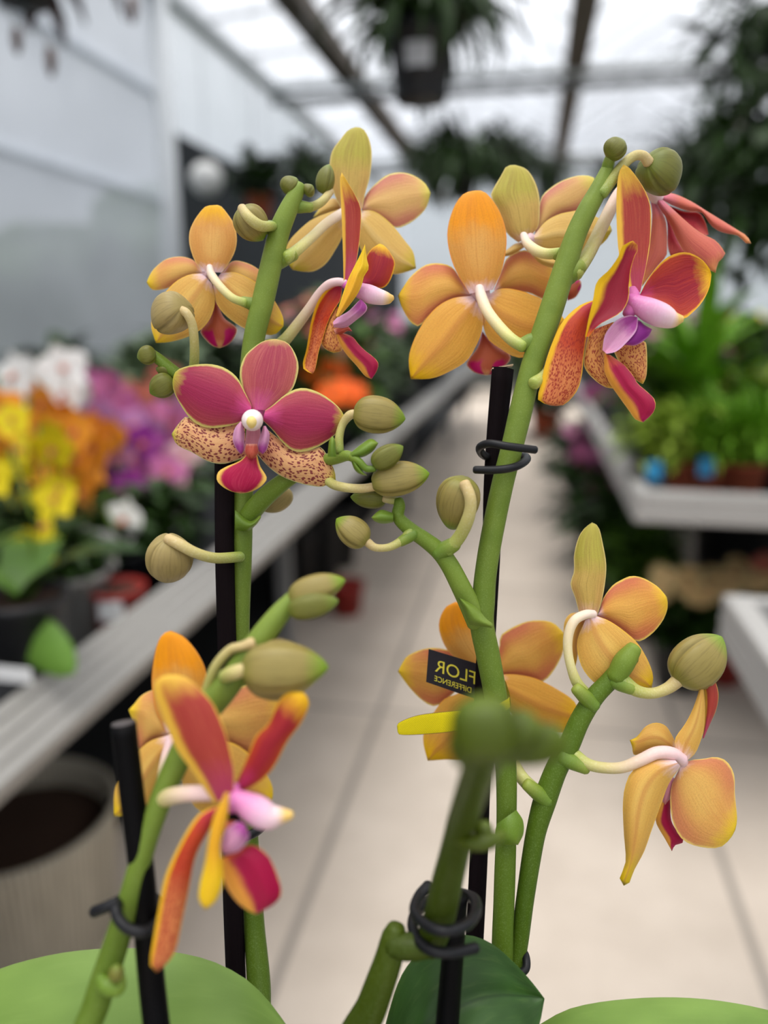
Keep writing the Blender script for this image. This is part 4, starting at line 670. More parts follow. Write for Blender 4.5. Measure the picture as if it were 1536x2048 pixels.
# ------------------------------------------------------------------ greenhouse
XL, XR, YN, YF, EZ = -2.32, 4.4, -3.0, 14.0, 3.2
t = NT('floor_concrete'); pos = t.world_pos(); sx = t.n('ShaderNodeSeparateXYZ'); t.l(pos, sx.inputs[0]); x, y = sx.outputs[0], sx.outputs[1]
nb = t.noise(pos, 3.5, 4, .6); nf = t.noise(pos, 60, 3); c = t.mix(t.step(nb, .3, .7), O(208, 194, 179), O(224, 210, 195)); c = t.mix(t.math('MULTIPLY', nf, .25), c, O(206, 192, 178))
def near(v, a, h): return t.math('SUBTRACT', 1, t.step(t.math('ABSOLUTE', t.math('SUBTRACT', v, a)), h*.5, h))
j = t.math('MAXIMUM', near(x, -.43, .013), near(x, .505, .013)); j = t.math('MAXIMUM', j, near(x, -1.37, .012)); j = t.math('MAXIMUM', j, near(x, 1.44, .012))
jy = t.math('ABSOLUTE', t.math('SUBTRACT', t.math('FRACT', t.math('DIVIDE', t.math('ADD', y, 8.0-.8), 1.25)), .5)); j = t.math('MAXIMUM', j, t.math('SUBTRACT', 1, t.step(jy, .004, .008)))
c = t.mix(t.math('MULTIPLY', j, .8), c, O(140, 132, 124)); t.bsdf(c, .75, spec=.25, bump=nf, bstr=.1, bdist=.002); M['floor'] = t.m
def film(name, col, tr, tint=(1, 1, 1, 1)):
    t = NT(name); a = t.n('ShaderNodeBsdfTransparent'); a.inputs[0].default_value = tint; b = t.n('ShaderNodeBsdfTranslucent'); b.inputs[0].default_value = col
    d = t.n('ShaderNodeBsdfDiffuse'); d.inputs[0].default_value = col; m1 = t.n('ShaderNodeMixShader'); t.l(b.outputs[0], m1.inputs[1]); t.l(d.outputs[0], m1.inputs[2]); m1.inputs[0].default_value = .45
    m2 = t.n('ShaderNodeMixShader'); nz = t.noise(t.world_pos(), 2.2, 3); f = t.n('ShaderNodeMapRange'); t.l(nz, f.inputs[0]); f.inputs[1].default_value = .3; f.inputs[2].default_value = .7
    f.inputs[3].default_value = max(0, tr-.08); f.inputs[4].default_value = min(1, tr+.08)
    t.l(f.outputs[0], m2.inputs[0]); t.l(m1.outputs[0], m2.inputs[1]); t.l(a.outputs[0], m2.inputs[2]); t.l(m2.outputs[0], t.out.inputs[0]); return t.m
M['film'] = film('wall_film', O(206, 211, 218), .27); M['roofpane'] = film('roof_pane', O(226, 230, 236), .76); M['farglass'] = film('far_glass', O(214, 222, 224), .5)
M['bench_rail'] = plain('bench_rail_pale', O(168, 165, 161), .5, vary=.05); M['white_paint'] = plain('white_painted_steel', O(206, 210, 214), .5, vary=.05); M['beam'] = plain('brown_gutter_beam', O(88, 78, 68), .7, vary=.15, scale=6)
M['rail'] = plain('film_rail', O(232, 238, 244), .5, vary=.03); M['shade'] = plain('dark_shade_screen', O(34, 40, 44), .9, vary=.3, scale=5); M['sill'] = plain('grey_sill', O(150, 154, 156), .6)
M['black'] = plain('black_plastic', O(26, 27, 30), .45, spec=.4); M['mat'] = plain('black_ground_cloth', O(30, 30, 31), .9, vary=.3, scale=15)
M['terra'] = plain('terracotta', O(168, 84, 56), .8); M['redpot'] = plain('red_plastic', O(150, 40, 34), .5); M['greypot'] = plain('grey_plastic', O(132, 130, 126), .6)
M['whitepot'] = plain('white_plastic', O(216, 216, 214), .5); M['soil'] = plain('soil_brown', O(60, 40, 28), .95, vary=.4, scale=120, bump=.4)
M['paper'] = plain('label_white', O(226, 226, 226), .6); M['blue'] = plain('label_blue', O(40, 140, 190), .5); M['wire'] = plain('wire_grey', O(110, 112, 112), .5)
struct(box('floor', ((XL+XR)/2, (YN+YF)/2, -.06), ((XR-XL)/2, (YF-YN)/2, .06), M['floor']))
wl = struct(box('wall_left', (XL-.04, (YN+YF)/2, .475), (.04, (YF-YN)/2, .475), plain('low_wall_grey', O(112, 114, 112), .85)))
YP = 4.85
def sheet(name, pts, mat, parent=None):
    return mesh(name, [Vector(p) for p in pts], [[0, 1, 2, 3]], mat, parent, smooth=False)
sheet('film', [(XL-.04, YN, .95), (XL-.04, YP, .95), (XL-.04, YP, EZ), (XL-.04, YN, EZ)], M['film'], wl)
box('shade_screen', (XL-.04, (YP+YF)/2, (.95+2.42)/2), (.012, (YF-YP)/2, (2.42-.95)/2), M['shade'], wl)
sheet('upper_pane', [(XL-.04, YP, 2.42), (XL-.04, YF, 2.42), (XL-.04, YF, EZ), (XL-.04, YP, EZ)], M['farglass'], wl)
box('sill', (XL+.02, (YN+YP)/2, .955), (.05, (YP-YN)/2, .02), M['sill'], wl)
struct(box('trim_1', (XL-.02, (YN+YF)/2, EZ), (.06, (YF-YN)/2, .04), M['white_paint']))
struct(bar('trim_2', (XL-.02, YP-.02, 0), (XL-.02, YP-.02, EZ), .07, M['white_paint']))
for k, yy in enumerate((.2, 2.5)): struct(bar('trim_%d' % (3+k), (XL-.07, yy, .95), (XL-.07, yy, EZ), .03, M['white_paint']))
struct(bar('trim_5', (XL-.07, YN, 1.98), (XL-.07, YP, 1.98), .022, M['rail'])); struct(bar('trim_6', (XL-.07, YN, 2.6), (XL-.07, YP, 2.6), .026, M['rail']))
GX = [-1.61, .24, 1.95, 3.8]
for k, gx in enumerate(GX[:3]): struct(box('trim_%d' % (7+k), (gx, (YN+YF)/2, EZ+.03), (.085, (YF-YN)/2, .06), M['beam']))
for k, yy in enumerate((3.6, 6.9, 10.3)):
    struct(bar('trim_%d' % (10+2*k), (XL, yy, EZ-.02), (XR, yy, EZ-.02), .05, M['white_paint'])); struct(bar('trim_%d' % (11+2*k), (XL, yy+.02, EZ-.13), (XR, yy+.02, EZ-.13), .035, M['steel']))
V, FC, bars = [], [], []
rows = [(XL-.04, EZ+.04), (GX[0], EZ+.1)]
for a, b in zip(GX, GX[1:]): rows += [((a+b)/2, EZ+.62), (b, EZ+.1)]
rows += [(XR+.04, EZ+.04)]
for (xa, za), (xb, zb) in zip(rows, rows[1:]):
    i = len(V); V += [Vector((xa, YN, za)), Vector((xb, YN, zb)), Vector((xb, YF, zb)), Vector((xa, YF, za))]; FC.append([i, i+1, i+2, i+3])
ce = struct(mesh('ceiling', V, FC, M['roofpane'], smooth=False))
for (xa, za), (xb, zb) in zip(rows, rows[1:]):
    n = 22
    for k in range(n+1):
        yy = YN+(YF-YN)*k/n; v, f = boxv((0, 0, 0), (.012, .012, .012)); a = Vector((xa, yy, za-.02)); b = Vector((xb, yy, zb-.02))
        q = [(a if p.x < 0 else b)+Vector((0, p.y, p.z)) for p in v]; i = len(bars); bars += [(q, f)]
V, FC = [], []
for q, f in bars: FC += [[i+len(V) for i in r] for r in f]; V += q
mesh('glazing_bars', V, FC, M['white_paint'], ce, smooth=False)
wb = struct(box('wall_back', ((XL+XR)/2, YF+.03, .5), ((XR-XL)/2, .03, .5), plain('low_back_wall_grey', O(120, 122, 120), .85)))
sheet('pane', [(XL, YF+.03, 1), (XR, YF+.03, 1), (XR, YF+.03, EZ+.7), (XL, YF+.03, EZ+.7)], M['farglass'], wb)
wr = struct(box('wall_right', (XR+.04, (YN+YF)/2, .475), (.04, (YF-YN)/2, .475), plain('low_right_wall_grey', O(112, 114, 112), .85)))
sheet('film', [(XR+.04, YN, .95), (XR+.04, YF, .95), (XR+.04, YF, EZ), (XR+.04, YN, EZ)], M['film'], wr)
struct(box('trim_16', (-1.62, (YN+YF)/2, .002), (.66, (YF-YN)/2, .003), M['mat']))
# ------------------------------------------------------------------ background plant kit
def gmat(name, a, b, rough=.45, nscale=40):
    t = NT(name); nz = t.noise(t.obj_pos(), nscale, 2); c = t.mix(nz, a, b); c = t.mix(t.math('MULTIPLY', t.rnd(), .35), c, a); t.bsdf(c, rough, spec=.2); return t.m
GM = {'dark': gmat('foliage_dark', O(20, 38, 10), O(48, 76, 22)), 'mid': gmat('foliage_mid', O(42, 70, 16), O(84, 116, 38)), 'bright': gmat('foliage_bright', O(80, 130, 22), O(124, 166, 50)),
      'grey': gmat('foliage_grey_green', O(80, 102, 74), O(142, 158, 124)), 'lime': gmat('foliage_lime', O(120, 150, 40), O(170, 186, 80)), 'maroon': gmat('foliage_maroon', O(46, 20, 18), O(92, 46, 34))}
FM = {}
for k, (a, b) in dict(white=((228, 226, 222), (244, 242, 238)), orange=((226, 136, 40), (240, 170, 60)), yellow=((220, 196, 20), (240, 220, 50)), pink=((196, 96, 156), (222, 150, 190)), lilac=((186, 120, 176), (214, 164, 200)),
                      purple=((130, 36, 130), (166, 70, 160)), coral=((206, 106, 90), (228, 150, 130)), blush=((220, 172, 180), (234, 204, 204)), red=((150, 24, 50), (186, 50, 70)), flame=((236, 84, 8), (250, 116, 20)), cream=((240, 206, 140), (248, 224, 170))).items():
    FM[k] = gmat('blossom_'+k, O(*a), O(*b), .5)
FCEN = gmat('blossom_centre', O(190, 120, 40), O(170, 50, 90))
def raw(name, V, FC, mats, mi=None):
    me = bpy.data.meshes.new(name); me.from_pydata([tuple(v) for v in V], [], FC)
    for m in mats: me.materials.append(m)
    for k, p in enumerate(me.polygons):
        p.use_smooth = True
        if mi: p.material_index = mi[k]
    return me
def orchid_flower_mesh(key, r=.034):
    V, FC, MI = [], [], []
    for k, (an, ln, wd) in enumerate(((90, 1, .42), (18, 1.05, .62), (162, 1.05, .62), (-52, .98, .42), (-128, .98, .42))):
        a = math.radians(an); ux, uz = math.cos(a), math.sin(a); b = len(V)
        for s in range(5):
            q = s/4; w = wd*math.sin(PI*(.12+.82*q))*r; y = -.15*r*q*q+.05*r
            for h in (-1, 0, 1): V.append((ux*ln*r*q-uz*w*h*.9, y+(.06*r if h else 0), uz*ln*r*q+ux*w*h*.9))
        for s in range(4):
            for h in range(2): FC.append([b+s*3+h, b+s*3+h+1, b+s*3+h+4, b+s*3+h+3]); MI.append(0)
    b = len(V)
    for s in range(4):
        for h in range(8): V.append((.16*r*math.cos(h*PI/4)*(1-(s/3)**2+.05), -.05*r-.3*r*s/3, -.12*r*(s/3)+.16*r*math.sin(h*PI/4)*(1-(s/3)**2+.05)))
    for s in range(3):
        for h in range(8): FC.append([b+s*8+h, b+s*8+(h+1) % 8, b+s*8+8+(h+1) % 8, b+s*8+8+h]); MI.append(1)
    return raw('blossom', V, FC, [FM[key], FCEN], MI)
def daisy_mesh(key, r=.03, n=12):
    V, FC, MI = [], [], []
    for k in range(n):
        a = 2*PI*k/n; b = len(V)
        for s in range(4):
            q = s/3; w = .22*r*math.sin(PI*(.2+.75*q))
            for h in (-1, 1): V.append((math.cos(a)*r*q-math.sin(a)*w*h, math.sin(a)*r*q+math.cos(a)*w*h, .12*r*q*(1-q)*4))
        for s in range(3): FC.append([b+s*2, b+s*2+1, b+s*2+3, b+s*2+2]); MI.append(0)
    b = len(V)
    for s in range(3):
        for h in range(10): V.append((.24*r*math.cos(h*PI/5)*(1-.4*s), .24*r*math.sin(h*PI/5)*(1-.4*s), .05*r+.08*r*s))
    for s in range(2):
        for h in range(10): FC.append([b+s*10+h, b+s*10+(h+1) % 10, b+s*10+10+(h+1) % 10, b+s*10+10+h]); MI.append(1)
    return raw('blossom', V, FC, [FM[key], FCEN], MI)
def strap(V, FC, base, az, el, ln, wd, droop, rd, segs=5, fold=.25):
    b = len(V); p = Vector(base); e = el; side = Vector((-math.sin(az), math.cos(az), 0))
    for s in range(segs+1):
        q = s/segs; w = wd*(math.sin(PI*(.1+.86*q))**.8); d = Vector((math.cos(az)*math.cos(e), math.sin(az)*math.cos(e), math.sin(e)))
        up = side.cross(d)*-1
        for h in (-1, 0, 1): V.append(p+side*w*h+up*(fold*w*abs(h)))
        p = p+d*(ln/segs); e -= droop/segs
    for s in range(segs):
        for h in range(2): FC.append([b+s*3+h, b+s*3+h+1, b+s*3+h+4, b+s*3+h+3])
def foliage_mesh(seed, key, n, R, H, ln, wd, droop=1.2, el=(.2, 1.2), hang=0):
    rd = random.Random(seed); V, FC = [], []
    for k in range(n):
        az = rd.uniform(0, 2*PI); q = rd.random()
        if hang: zz = -hang*rd.random()**1.3; rr = R*(.25+.75*rd.random())*(1-.3*abs(zz)/hang)
        else: zz = H*q*.85; rr = R*.75*math.sqrt(rd.random())*math.sin(PI*(.18+.7*q))
        strap(V, FC, (rr*math.cos(az), rr*math.sin(az), zz), az+rd.uniform(-.7, .7), rd.uniform(*el), ln*rd.uniform(.6, 1.2), wd*rd.uniform(.7, 1.2), droop*rd.uniform(.5, 1.4), rd)
    return raw('foliage', V, FC, [GM[key]])
def inst(name, me, parent, loc, rot=(0, 0, 0), sc=1):
    o = bpy.data.objects.new(name, me); link(o, parent, loc); o.rotation_euler = rot; o.scale = (sc, sc, sc) if isinstance(sc, (int, float)) else sc; return o
POT = [(.001, .002), (.72, 0), (.75, .03), (.96, 1.52), (1.02, 1.53), (1.02, 1.7), (.94, 1.7), (.92, 1.5), (.6, 1.52), (.001, 1.53)]
POTM = {}
def pot_mesh(mk):
    if mk not in POTM:
        o = lathe('plant_pot', POT, [M[mk], M['soil']], n=20, mi=[0]*7+[1, 1]); POTM[mk] = o.data; bpy.data.objects.remove(o); 
    return POTM[mk]
OF = {k: orchid_flower_mesh(k) for k in FM}; DF = {k: daisy_mesh(k) for k in FM}
OL = []
for k in range(3):
    V, FC = [], []; strap(V, FC, (0, 0, 0), 0, .75, .17, .034, 1.1+.3*k, None, 7, .2); OL.append(raw('leaf', V, FC, [GM['mid' if k else 'dark']]))
FO = {}
def fol(kind):
    if kind not in FO:
        a = dict(bush=dict(n=150, R=.16, H=.24, ln=.11, wd=.02), darkbush=dict(n=170, R=.18, H=.26, ln=.12, wd=.026), grass=dict(n=200, R=.10, H=.05, ln=.2, wd=.006, droop=1.3, el=(.7, 1.5)), tall=dict(n=60, R=.08, H=.3, ln=.24, wd=.024, droop=.9, el=(.6, 1.4)),
                 grey=dict(n=210, R=.16, H=.25, ln=.08, wd=.016), lime=dict(n=150, R=.13, H=.18, ln=.09, wd=.016), fern=dict(n=190, R=.13, H=.12, ln=.28, wd=.013, droop=2.2, el=(.1, 1.3)), trail=dict(n=260, R=.22, H=.1, ln=.16, wd=.016, droop=1.6, el=(-.6, .9), hang=.42), spider=dict(n=95, R=.06, H=.05, ln=.24, wd=.011, droop=2.3, el=(.2, 1.4)))[kind]
        key = dict(bush='mid', darkbush='dark', grass='bright', tall='bright', grey='grey', lime='lime', fern='dark', trail='dark', spider='dark')[kind]
        FO[kind] = [foliage_mesh(hash_(kind)+s, key, **a) for s in range(2)]
    return FO[kind]
def hash_(s): return sum((i+3)*ord(c) for i, c in enumerate(s))
def strip_tube(pts, r, n=8):
    S = cr([tuple(p) for p in pts], 16, 3); P = [Vector(s) for s in S]; return sweep(P, [r*(1-.4*i/15) for i in range(16)], n)
def bg_orchid(label, base, top, key, seed, nf=8, group=None, potk='greypot', pr=.05, fs=1.0, lean=(0, 0), leaves=4):
    rd = random.Random(seed); base = Vector(base); e = tag(empty('potted_orchid', base), label, 'orchid', group)
    inst('plant_pot', pot_mesh(potk), e, base, (0, 0, rd.uniform(0, 6)), pr); zt = base.z+1.5*pr
    for k in range(leaves): inst('leaf', OL[k % 3], e, (base.x, base.y, zt+.004*k), (0, rd.uniform(-.2, .2), 2*PI*k/leaves+rd.uniform(-.5, .5)), rd.uniform(.9, 1.25))
    top = Vector(top); ns = 2 if nf > 7 else 1; per = nf//ns
    for s in range(ns):
        an = rd.uniform(0, 2*PI); off = Vector((math.cos(an), math.sin(an)*.6, 0))*.05*(ns-1)*(1 if s == 0 else -1)
        tp = top+off; h = tp.z-zt; out_ = Vector((lean[0]+rd.uniform(-.04, .04), lean[1]-.05, 0))
        A = Vector((base.x, base.y, zt)); B = A.lerp(tp, .55)+Vector((0, .02, h*.12)); C = tp+Vector((0, 0, h*.05+.02)); D = tp+out_*1.4-Vector((0, 0, .09*h/.3))
        V, FC, UV = strip_tube([A, B, C, D], .0035); mesh('flower_stem', V, FC, M['stem_low'], e, UV)
        path = cr([tuple(B.lerp(C, .3)), tuple(C), tuple(D)], per, 3)
        for k in range(per):
            p = Vector(path[k]); sd = (1 if k % 2 else -1)*.034*fs
            inst('flower', OF[key], e, p+Vector((sd, -.016, rd.uniform(-.012, .012))), (rd.uniform(-.3, .35), rd.uniform(-.35, .35), rd.uniform(-.75, .75)), fs*rd.uniform(.85, 1.15))
    return e
def bg_plant(label, base, kind, seed, key=None, nf=0, potk='black', pr=.065, s=1.0, group=None, hz=(.5, 1.0), fsz=1.0, name='potted_plant', cat='plant', hgt=.24, rise=0):
    rd = random.Random(seed); base = Vector(base); e = tag(empty(name, base), label, cat, group)
    inst('plant_pot', pot_mesh(potk), e, base, (0, 0, 0), (pr, pr, pr+rise/1.55)); zt = base.z+1.5*pr+rise
    inst('foliage', fol(kind)[seed % 2], e, (base.x, base.y, zt), (0, 0, rd.uniform(0, 6)), s)
    for k in range(nf):
        a = rd.uniform(0, 2*PI); rr = .15*s*math.sqrt(rd.random()); z = zt+hgt*s*rd.uniform(*hz)+.03
        inst('flower', DF[key], e, (base.x+rr*math.cos(a), base.y+rr*math.sin(a), z), (rd.uniform(.2, 1.1), rd.uniform(-.4, .4), rd.uniform(-.5, .5)), fsz*rd.uniform(.8, 1.3))
    return e
def hang_plant(label, c, kind, seed, s=1.0, potk='black', pr=.07, top=EZ, name='hanging_basket', fz=None, group=None):
    c = Vector(c); rd = random.Random(seed); e = tag(empty(name, c), label, 'hanging plant', group)
    inst('plant_pot', pot_mesh(potk), e, c, (0, 0, 0), pr); zt = c.z+1.5*pr
    inst('foliage', fol(kind)[seed % 2], e, (c.x, c.y, zt if fz is None else c.z+fz), (0, 0, rd.uniform(0, 6)), s)
    for k in range(3):
        a = 2*PI*k/3+.4; q = Vector((c.x+pr*math.cos(a), c.y+pr*math.sin(a), zt)); bar('hanger_wire', q, (c.x, c.y, top), .0014, M['wire'], e, 5)
    return e
# ------------------------------------------------------------------ benches
def groove_profile(name, a, b, y0, y1, n, mat, parent, axis='y', back=(0, -.012)):
    """extruded aluminium edge strip from point a to b (x, z) with n rounded ribs"""
    P = []; dx, dz = b[0]-a[0], b[1]-a[1]; L = math.hypot(dx, dz); nx, nz = dz/L, -dx/L
    if nz < 0 and abs(nz) > .2: nx, nz = -nx, -nz
    for k in range(n):
        for q, h in ((.05, 0), (.2, .003), (.8, .003), (.95, 0)): s = (k+q)/n; P.append((a[0]+dx*s+nx*h, a[1]+dz*s+nz*h))
    P += [(b[0]+back[0], b[1]+back[1]), (a[0]+back[0], a[1]+back[1])]
    N = len(P); mk = (lambda p, y: Vector((p[0], y, p[1]))) if axis == 'y' else (lambda p, y: Vector((y, p[0], p[1])))
    V = [mk(p, y0) for p in P]+[mk(p, y1) for p in P]; FC = [[k, (k+1) % N, N+(k+1) % N, N+k] for k in range(N)]+[list(range(N))[::-1], list(range(N, 2*N))]
    return mesh(name, V, FC, mat, parent, smooth=False)
bn = tag(empty('plant_bench', (-1.3, 4, 0)), 'long orchid bench with ribbed aluminium edge at the left of the aisle', 'bench')
groove_profile('edge_profile', (-.508, .874), (-.455, .832), -.6, 9.5, 4, M['alu'], bn, back=(-.02, -.03))
groove_profile('rear_edge', (-2.1, .874), (-2.15, .832), -.6, 9.5, 4, M['alu'], bn, back=(.02, -.03))
box('tray', (-1.3, 4.45, .812), (.80, 5.05, .008), M['black'], bn); box('end_board', (-1.3, -.6, .84), (.83, .01, .036), M['alu'], bn); box('end_board', (-1.3, 9.5, .84), (.83, .01, .036), M['alu'], bn)
for yy in (-.3, 2.2, 4.7, 7.2, 9.2):
    for xx in (-.75, -1.9): box('leg', (xx, yy, .402), (.02, .02, .402), M['steel'], bn)
def frame_bench(label, x0, x1, y0, y1, mat, traym, z0=.80, z1=.872, lx=.15):
    e = tag(empty('plant_bench', ((x0+x1)/2, (y0+y1)/2, 0)), label, 'bench')
    groove_profile('front_rail', (y0, z1), (y0, z0), x0, x1, 3, mat, e, axis='x', back=(.03, 0)); groove_profile('rear_rail', (y1, z1), (y1, z0), x0, x1, 3, mat, e, axis='x', back=(-.03, 0))
    groove_profile('aisle_rail', (x0, z1), (x0, z0), y0, y1, 3, mat, e, back=(.03, 0)); groove_profile('outer_rail', (x1, z1), (x1, z0), y0, y1, 3, mat, e, back=(-.03, 0))
    box('tray', ((x0+x1)/2, (y0+y1)/2, z0+.012), ((x1-x0)/2-.01, (y1-y0)/2-.01, .006), traym, e)
    k = max(2, int((y1-y0)/2)+1)
    for i in range(k):
        for xx in (x0+lx, x1-lx): box('leg', (xx, y0+lx+(y1-y0-2*lx)*i/(k-1), z0/2), (.018, .018, z0/2), M['steel'], e)
frame_bench('empty white edged bench at the near right of the aisle', .286, 1.9, -.6, 1.07, M['bench_rail'], plain('grey_flood_tray', O(86, 90, 92), .4))
frame_bench('white edged bench crowded with green plants at the right of the aisle', .25, 2.2, 1.72, 9.5, M['bench_rail'], M['black'], lx=.58)
# ------------------------------------------------------------------ orchids on the left bench
BZ = .82
LO = [(48, 775, 1.42, 'white', 16, 'white orchid tallest at the back of the left bench, beside the film wall'), (122, 780, 1.48, 'white', 16, 'white orchid at the back, right of the tallest white one'),
      (20, 835, 1.22, 'orange', 10, 'orange orchid at the very left edge, above the yellow one'), (150, 870, 1.28, 'orange', 12, 'orange orchid in front of the pink ones on the left bench'), (160, 940, 1.22, 'orange', 8, 'amber orange orchid low beside the yellow blooms'),
      (80, 890, 1.1, 'yellow', 6, 'bright yellow orchid on the left bench'), (25, 935, 1.03, 'yellow', 4, 'yellow orchid cut by the left border'), (82, 1020, 1.06, 'yellow', 3, 'small yellow orchid with low hanging blooms'), (208, 1035, 1.15, 'white', 3, 'small white orchid low in front of the purple ones'),
      (210, 785, 1.6, 'pink', 14, 'pink orchid beside the white orchids'), (258, 875, 1.4, 'lilac', 14, 'lilac orchid in the middle of the left bench'), (330, 850, 1.6, 'pink', 14, 'pink orchid in the second row behind the lilac ones'), (250, 905, 1.36, 'purple', 6, 'dark purple orchid between lilac blooms'),
      (305, 775, 2.05, 'coral', 8, 'coral orchid beside the grey sill of the film wall'), (385, 815, 1.95, 'lilac', 8, 'lilac orchid half hidden by the open magenta flower'), (5, 790, 1.65, 'coral', 6, 'coral orchid at the left border under the white blooms'), (350, 930, 1.5, 'blush', 10, 'pale blush orchid low behind the tan bud'),
      (300, 925, 1.38, 'pink', 10, 'pink orchid right of the dark purple one'), (345, 1010, 1.85, 'blush', 5, 'blush orchid low beside the black stake')]
for k, (px, py, d, key, nf, lab) in enumerate(LO):
    tp = W(px, py, d); bg_orchid(lab, (min(tp.x-.02, -.62), tp.y+.06, BZ), tp, key, 40+k, nf, 'orchids on the left bench', ('greypot', 'black', 'whitepot')[k % 3], .052 if nf > 4 else .045, 1.3 if key == 'white' and nf > 5 else (.85 if key == 'yellow' else 1.1), (0.02, 0))
e = bg_orchid('orchid without flowers at the bench edge, its broad pale leaf overhanging the aluminium rim', W(60, 1330, .84), W(45, 1100, .86), 'yellow', 7, 0, potk='black', pr=.05, leaves=3)
petal(e, 'broad_leaf', IMG, .80, [(5, 1240, 20), (50, 1226, 6), (100, 1238, 0), (136, 1275, -6), (153, 1315, -10)], [(5, 1275, 20), (38, 1308, 4), (78, 1338, -8), (115, 1353, -14)], (150, 1350, -16), gmat('broad_leaf_green', O(78, 114, 36), O(102, 138, 56)), bulge=-6, th=.6)
a = W(14, 1348, .775); o = mesh('pot_label', *boxv(a, (.028, .001, .008)), M['paper'], smooth=False); tag(o, 'white label strip on the dark pot at the left border', 'label')
a = G(240, 1262, BZ); e = tag(empty('flower_pot', a), 'red plastic pot with a white label by the left bench edge', 'pot'); inst('pot_body', pot_mesh('redpot'), e, a, (0, 0, 0), .04)
mesh('label', *boxv((a.x+.012, a.y-.037, a.z+.045), (.018, .001, .014)), M['paper'], e, smooth=False)
a = G(150, 1265, BZ); e = tag(empty('flower_pot', a), 'wide grey pot of leaves in front of the orchids', 'pot'); inst('pot_body', pot_mesh('greypot'), e, a, (0, 0, 0), .055); inst('foliage', fol('darkbush')[0], e, (a.x, a.y, a.z+.08), (0, 0, 1), .3)
for k, (px, py, s) in enumerate(((30, 1180, .42), (110, 1150, .4), (250, 1130, .36), (330, 1110, .4), (200, 1100, .3), (20, 1080, .4))):
    bg_plant(('dark leafy plant at the left border under the yellow blooms', 'dark leafy plant below the small yellow orchid', 'dark leafy plant below the small white orchid', 'dark leafy plant left of the tan bud', 'dark leafy plant between the low white and yellow orchids', 'dark leafy plant at the left border behind the yellow orchid')[k], G(px, py+60, BZ), 'darkbush', 60+k, s=s, pr=.045, group='leafy plants on the left bench')
ORD = ['first', 'second', 'third', 'fourth', 'fifth', 'sixth', 'seventh', 'eighth', 'ninth', 'tenth', 'eleventh', 'twelfth']
COLS = ['along the aisle edge', 'along the middle', 'along the film wall']; rd = random.Random(5)
keys = ['pink', None, 'coral', 'blush', None, 'red', 'pink', 'white', None]
for i in range(9):
    for jx, xx in enumerate((-.72, -1.15, -1.62)):
        yy = 2.15+i*.52+jx*.1
        if jx == 0 and i == 0: continue
        key = None if i < 2 and jx > 0 else keys[(i*2+jx*3) % 9]; kind = ('darkbush', 'bush', 'grey', 'darkbush')[(i+jx*2) % 4]
        nm = {'darkbush': 'dark green', 'bush': 'mid green', 'grey': 'grey green'}[kind]
        lab = '%s plant%s on the left bench, %s row %s' % (nm, ' with %s blooms' % key if key else '', ORD[i], COLS[jx])
        bg_plant(lab, (xx+rd.uniform(-.06, .06), yy, BZ), kind, 100+i*3+jx, key, 9 if key else 0, ('black', 'greypot', 'terra')[(i+jx) % 3], s=rd.uniform(1.0, 1.4)*(1.15, .95, .72)[jx] if i < 4 else rd.uniform(1.1, 1.5), group='plants on the left bench', fsz=1.2)
for k, (px, py, d, lab) in enumerate(((680, 785, 2.32, 'bright orange flower plant on the left bench right of the magenta flower'), (648, 740, 2.62, 'orange flower plant behind the brighter orange one'))):
    tp = W(px, py, d); e = tag(empty('potted_plant', (tp.x, tp.y, BZ)), lab, 'plant', 'orange flower plants'); inst('plant_pot', pot_mesh('black'), e, (tp.x, tp.y, BZ), (0, 0, 0), .06); inst('foliage', fol('darkbush')[k], e, (tp.x, tp.y+.03, BZ+.05), (0, 0, k), .5)
    for q in range(3): inst('flower', DF['flame'], e, tp+Vector(((q-1)*.035, .01*q, -.008*abs(q-1))), (.95, .2*(q-1), 0), 1.75)
for k, (px, py, w_, h, mk, lab) in enumerate(((640, 1215, .10, .34, 'black', 'tall black pot on the floor beside the left bench'), (690, 1180, .10, .36, 'black', 'second black pot behind the tall one under the left bench'), (720, 1130, .11, .3, 'black', 'third black pot along the left bench'))):
    a = G(px, py, 0); lathe_o = lathe('floor_pot', [(.001, 0), (w_*.8, 0), (w_, h), (w_*1.06, h), (w_*1.06, h+.02), (w_*.95, h+.02), (w_*.9, h-.03), (.001, h-.03)], M[mk], None, (a.x-.12, a.y, 0)); tag(lathe_o, lab, 'pot', 'black pots under the left bench')
a = G(694, 1225, 0); tag(lathe('flower_pot', [(.001, 0), (.06, 0), (.075, .12), (.08, .12), (.08, .14), (.07, .14), (.065, .11), (.001, .11)], M['redpot'], None, (a.x, a.y, 0)), 'small red pot on the floor beside the black pots', 'pot')
for k, (px, py) in enumerate(((800, 1010), (840, 960))):
    bg_plant(('dark green plant on the floor against the left bench', 'dark green plant further along the left bench foot')[k], G(px, py+30, 0)+Vector((-.3, 0, 0)), 'darkbush', 90+k, s=1.1, pr=.12)
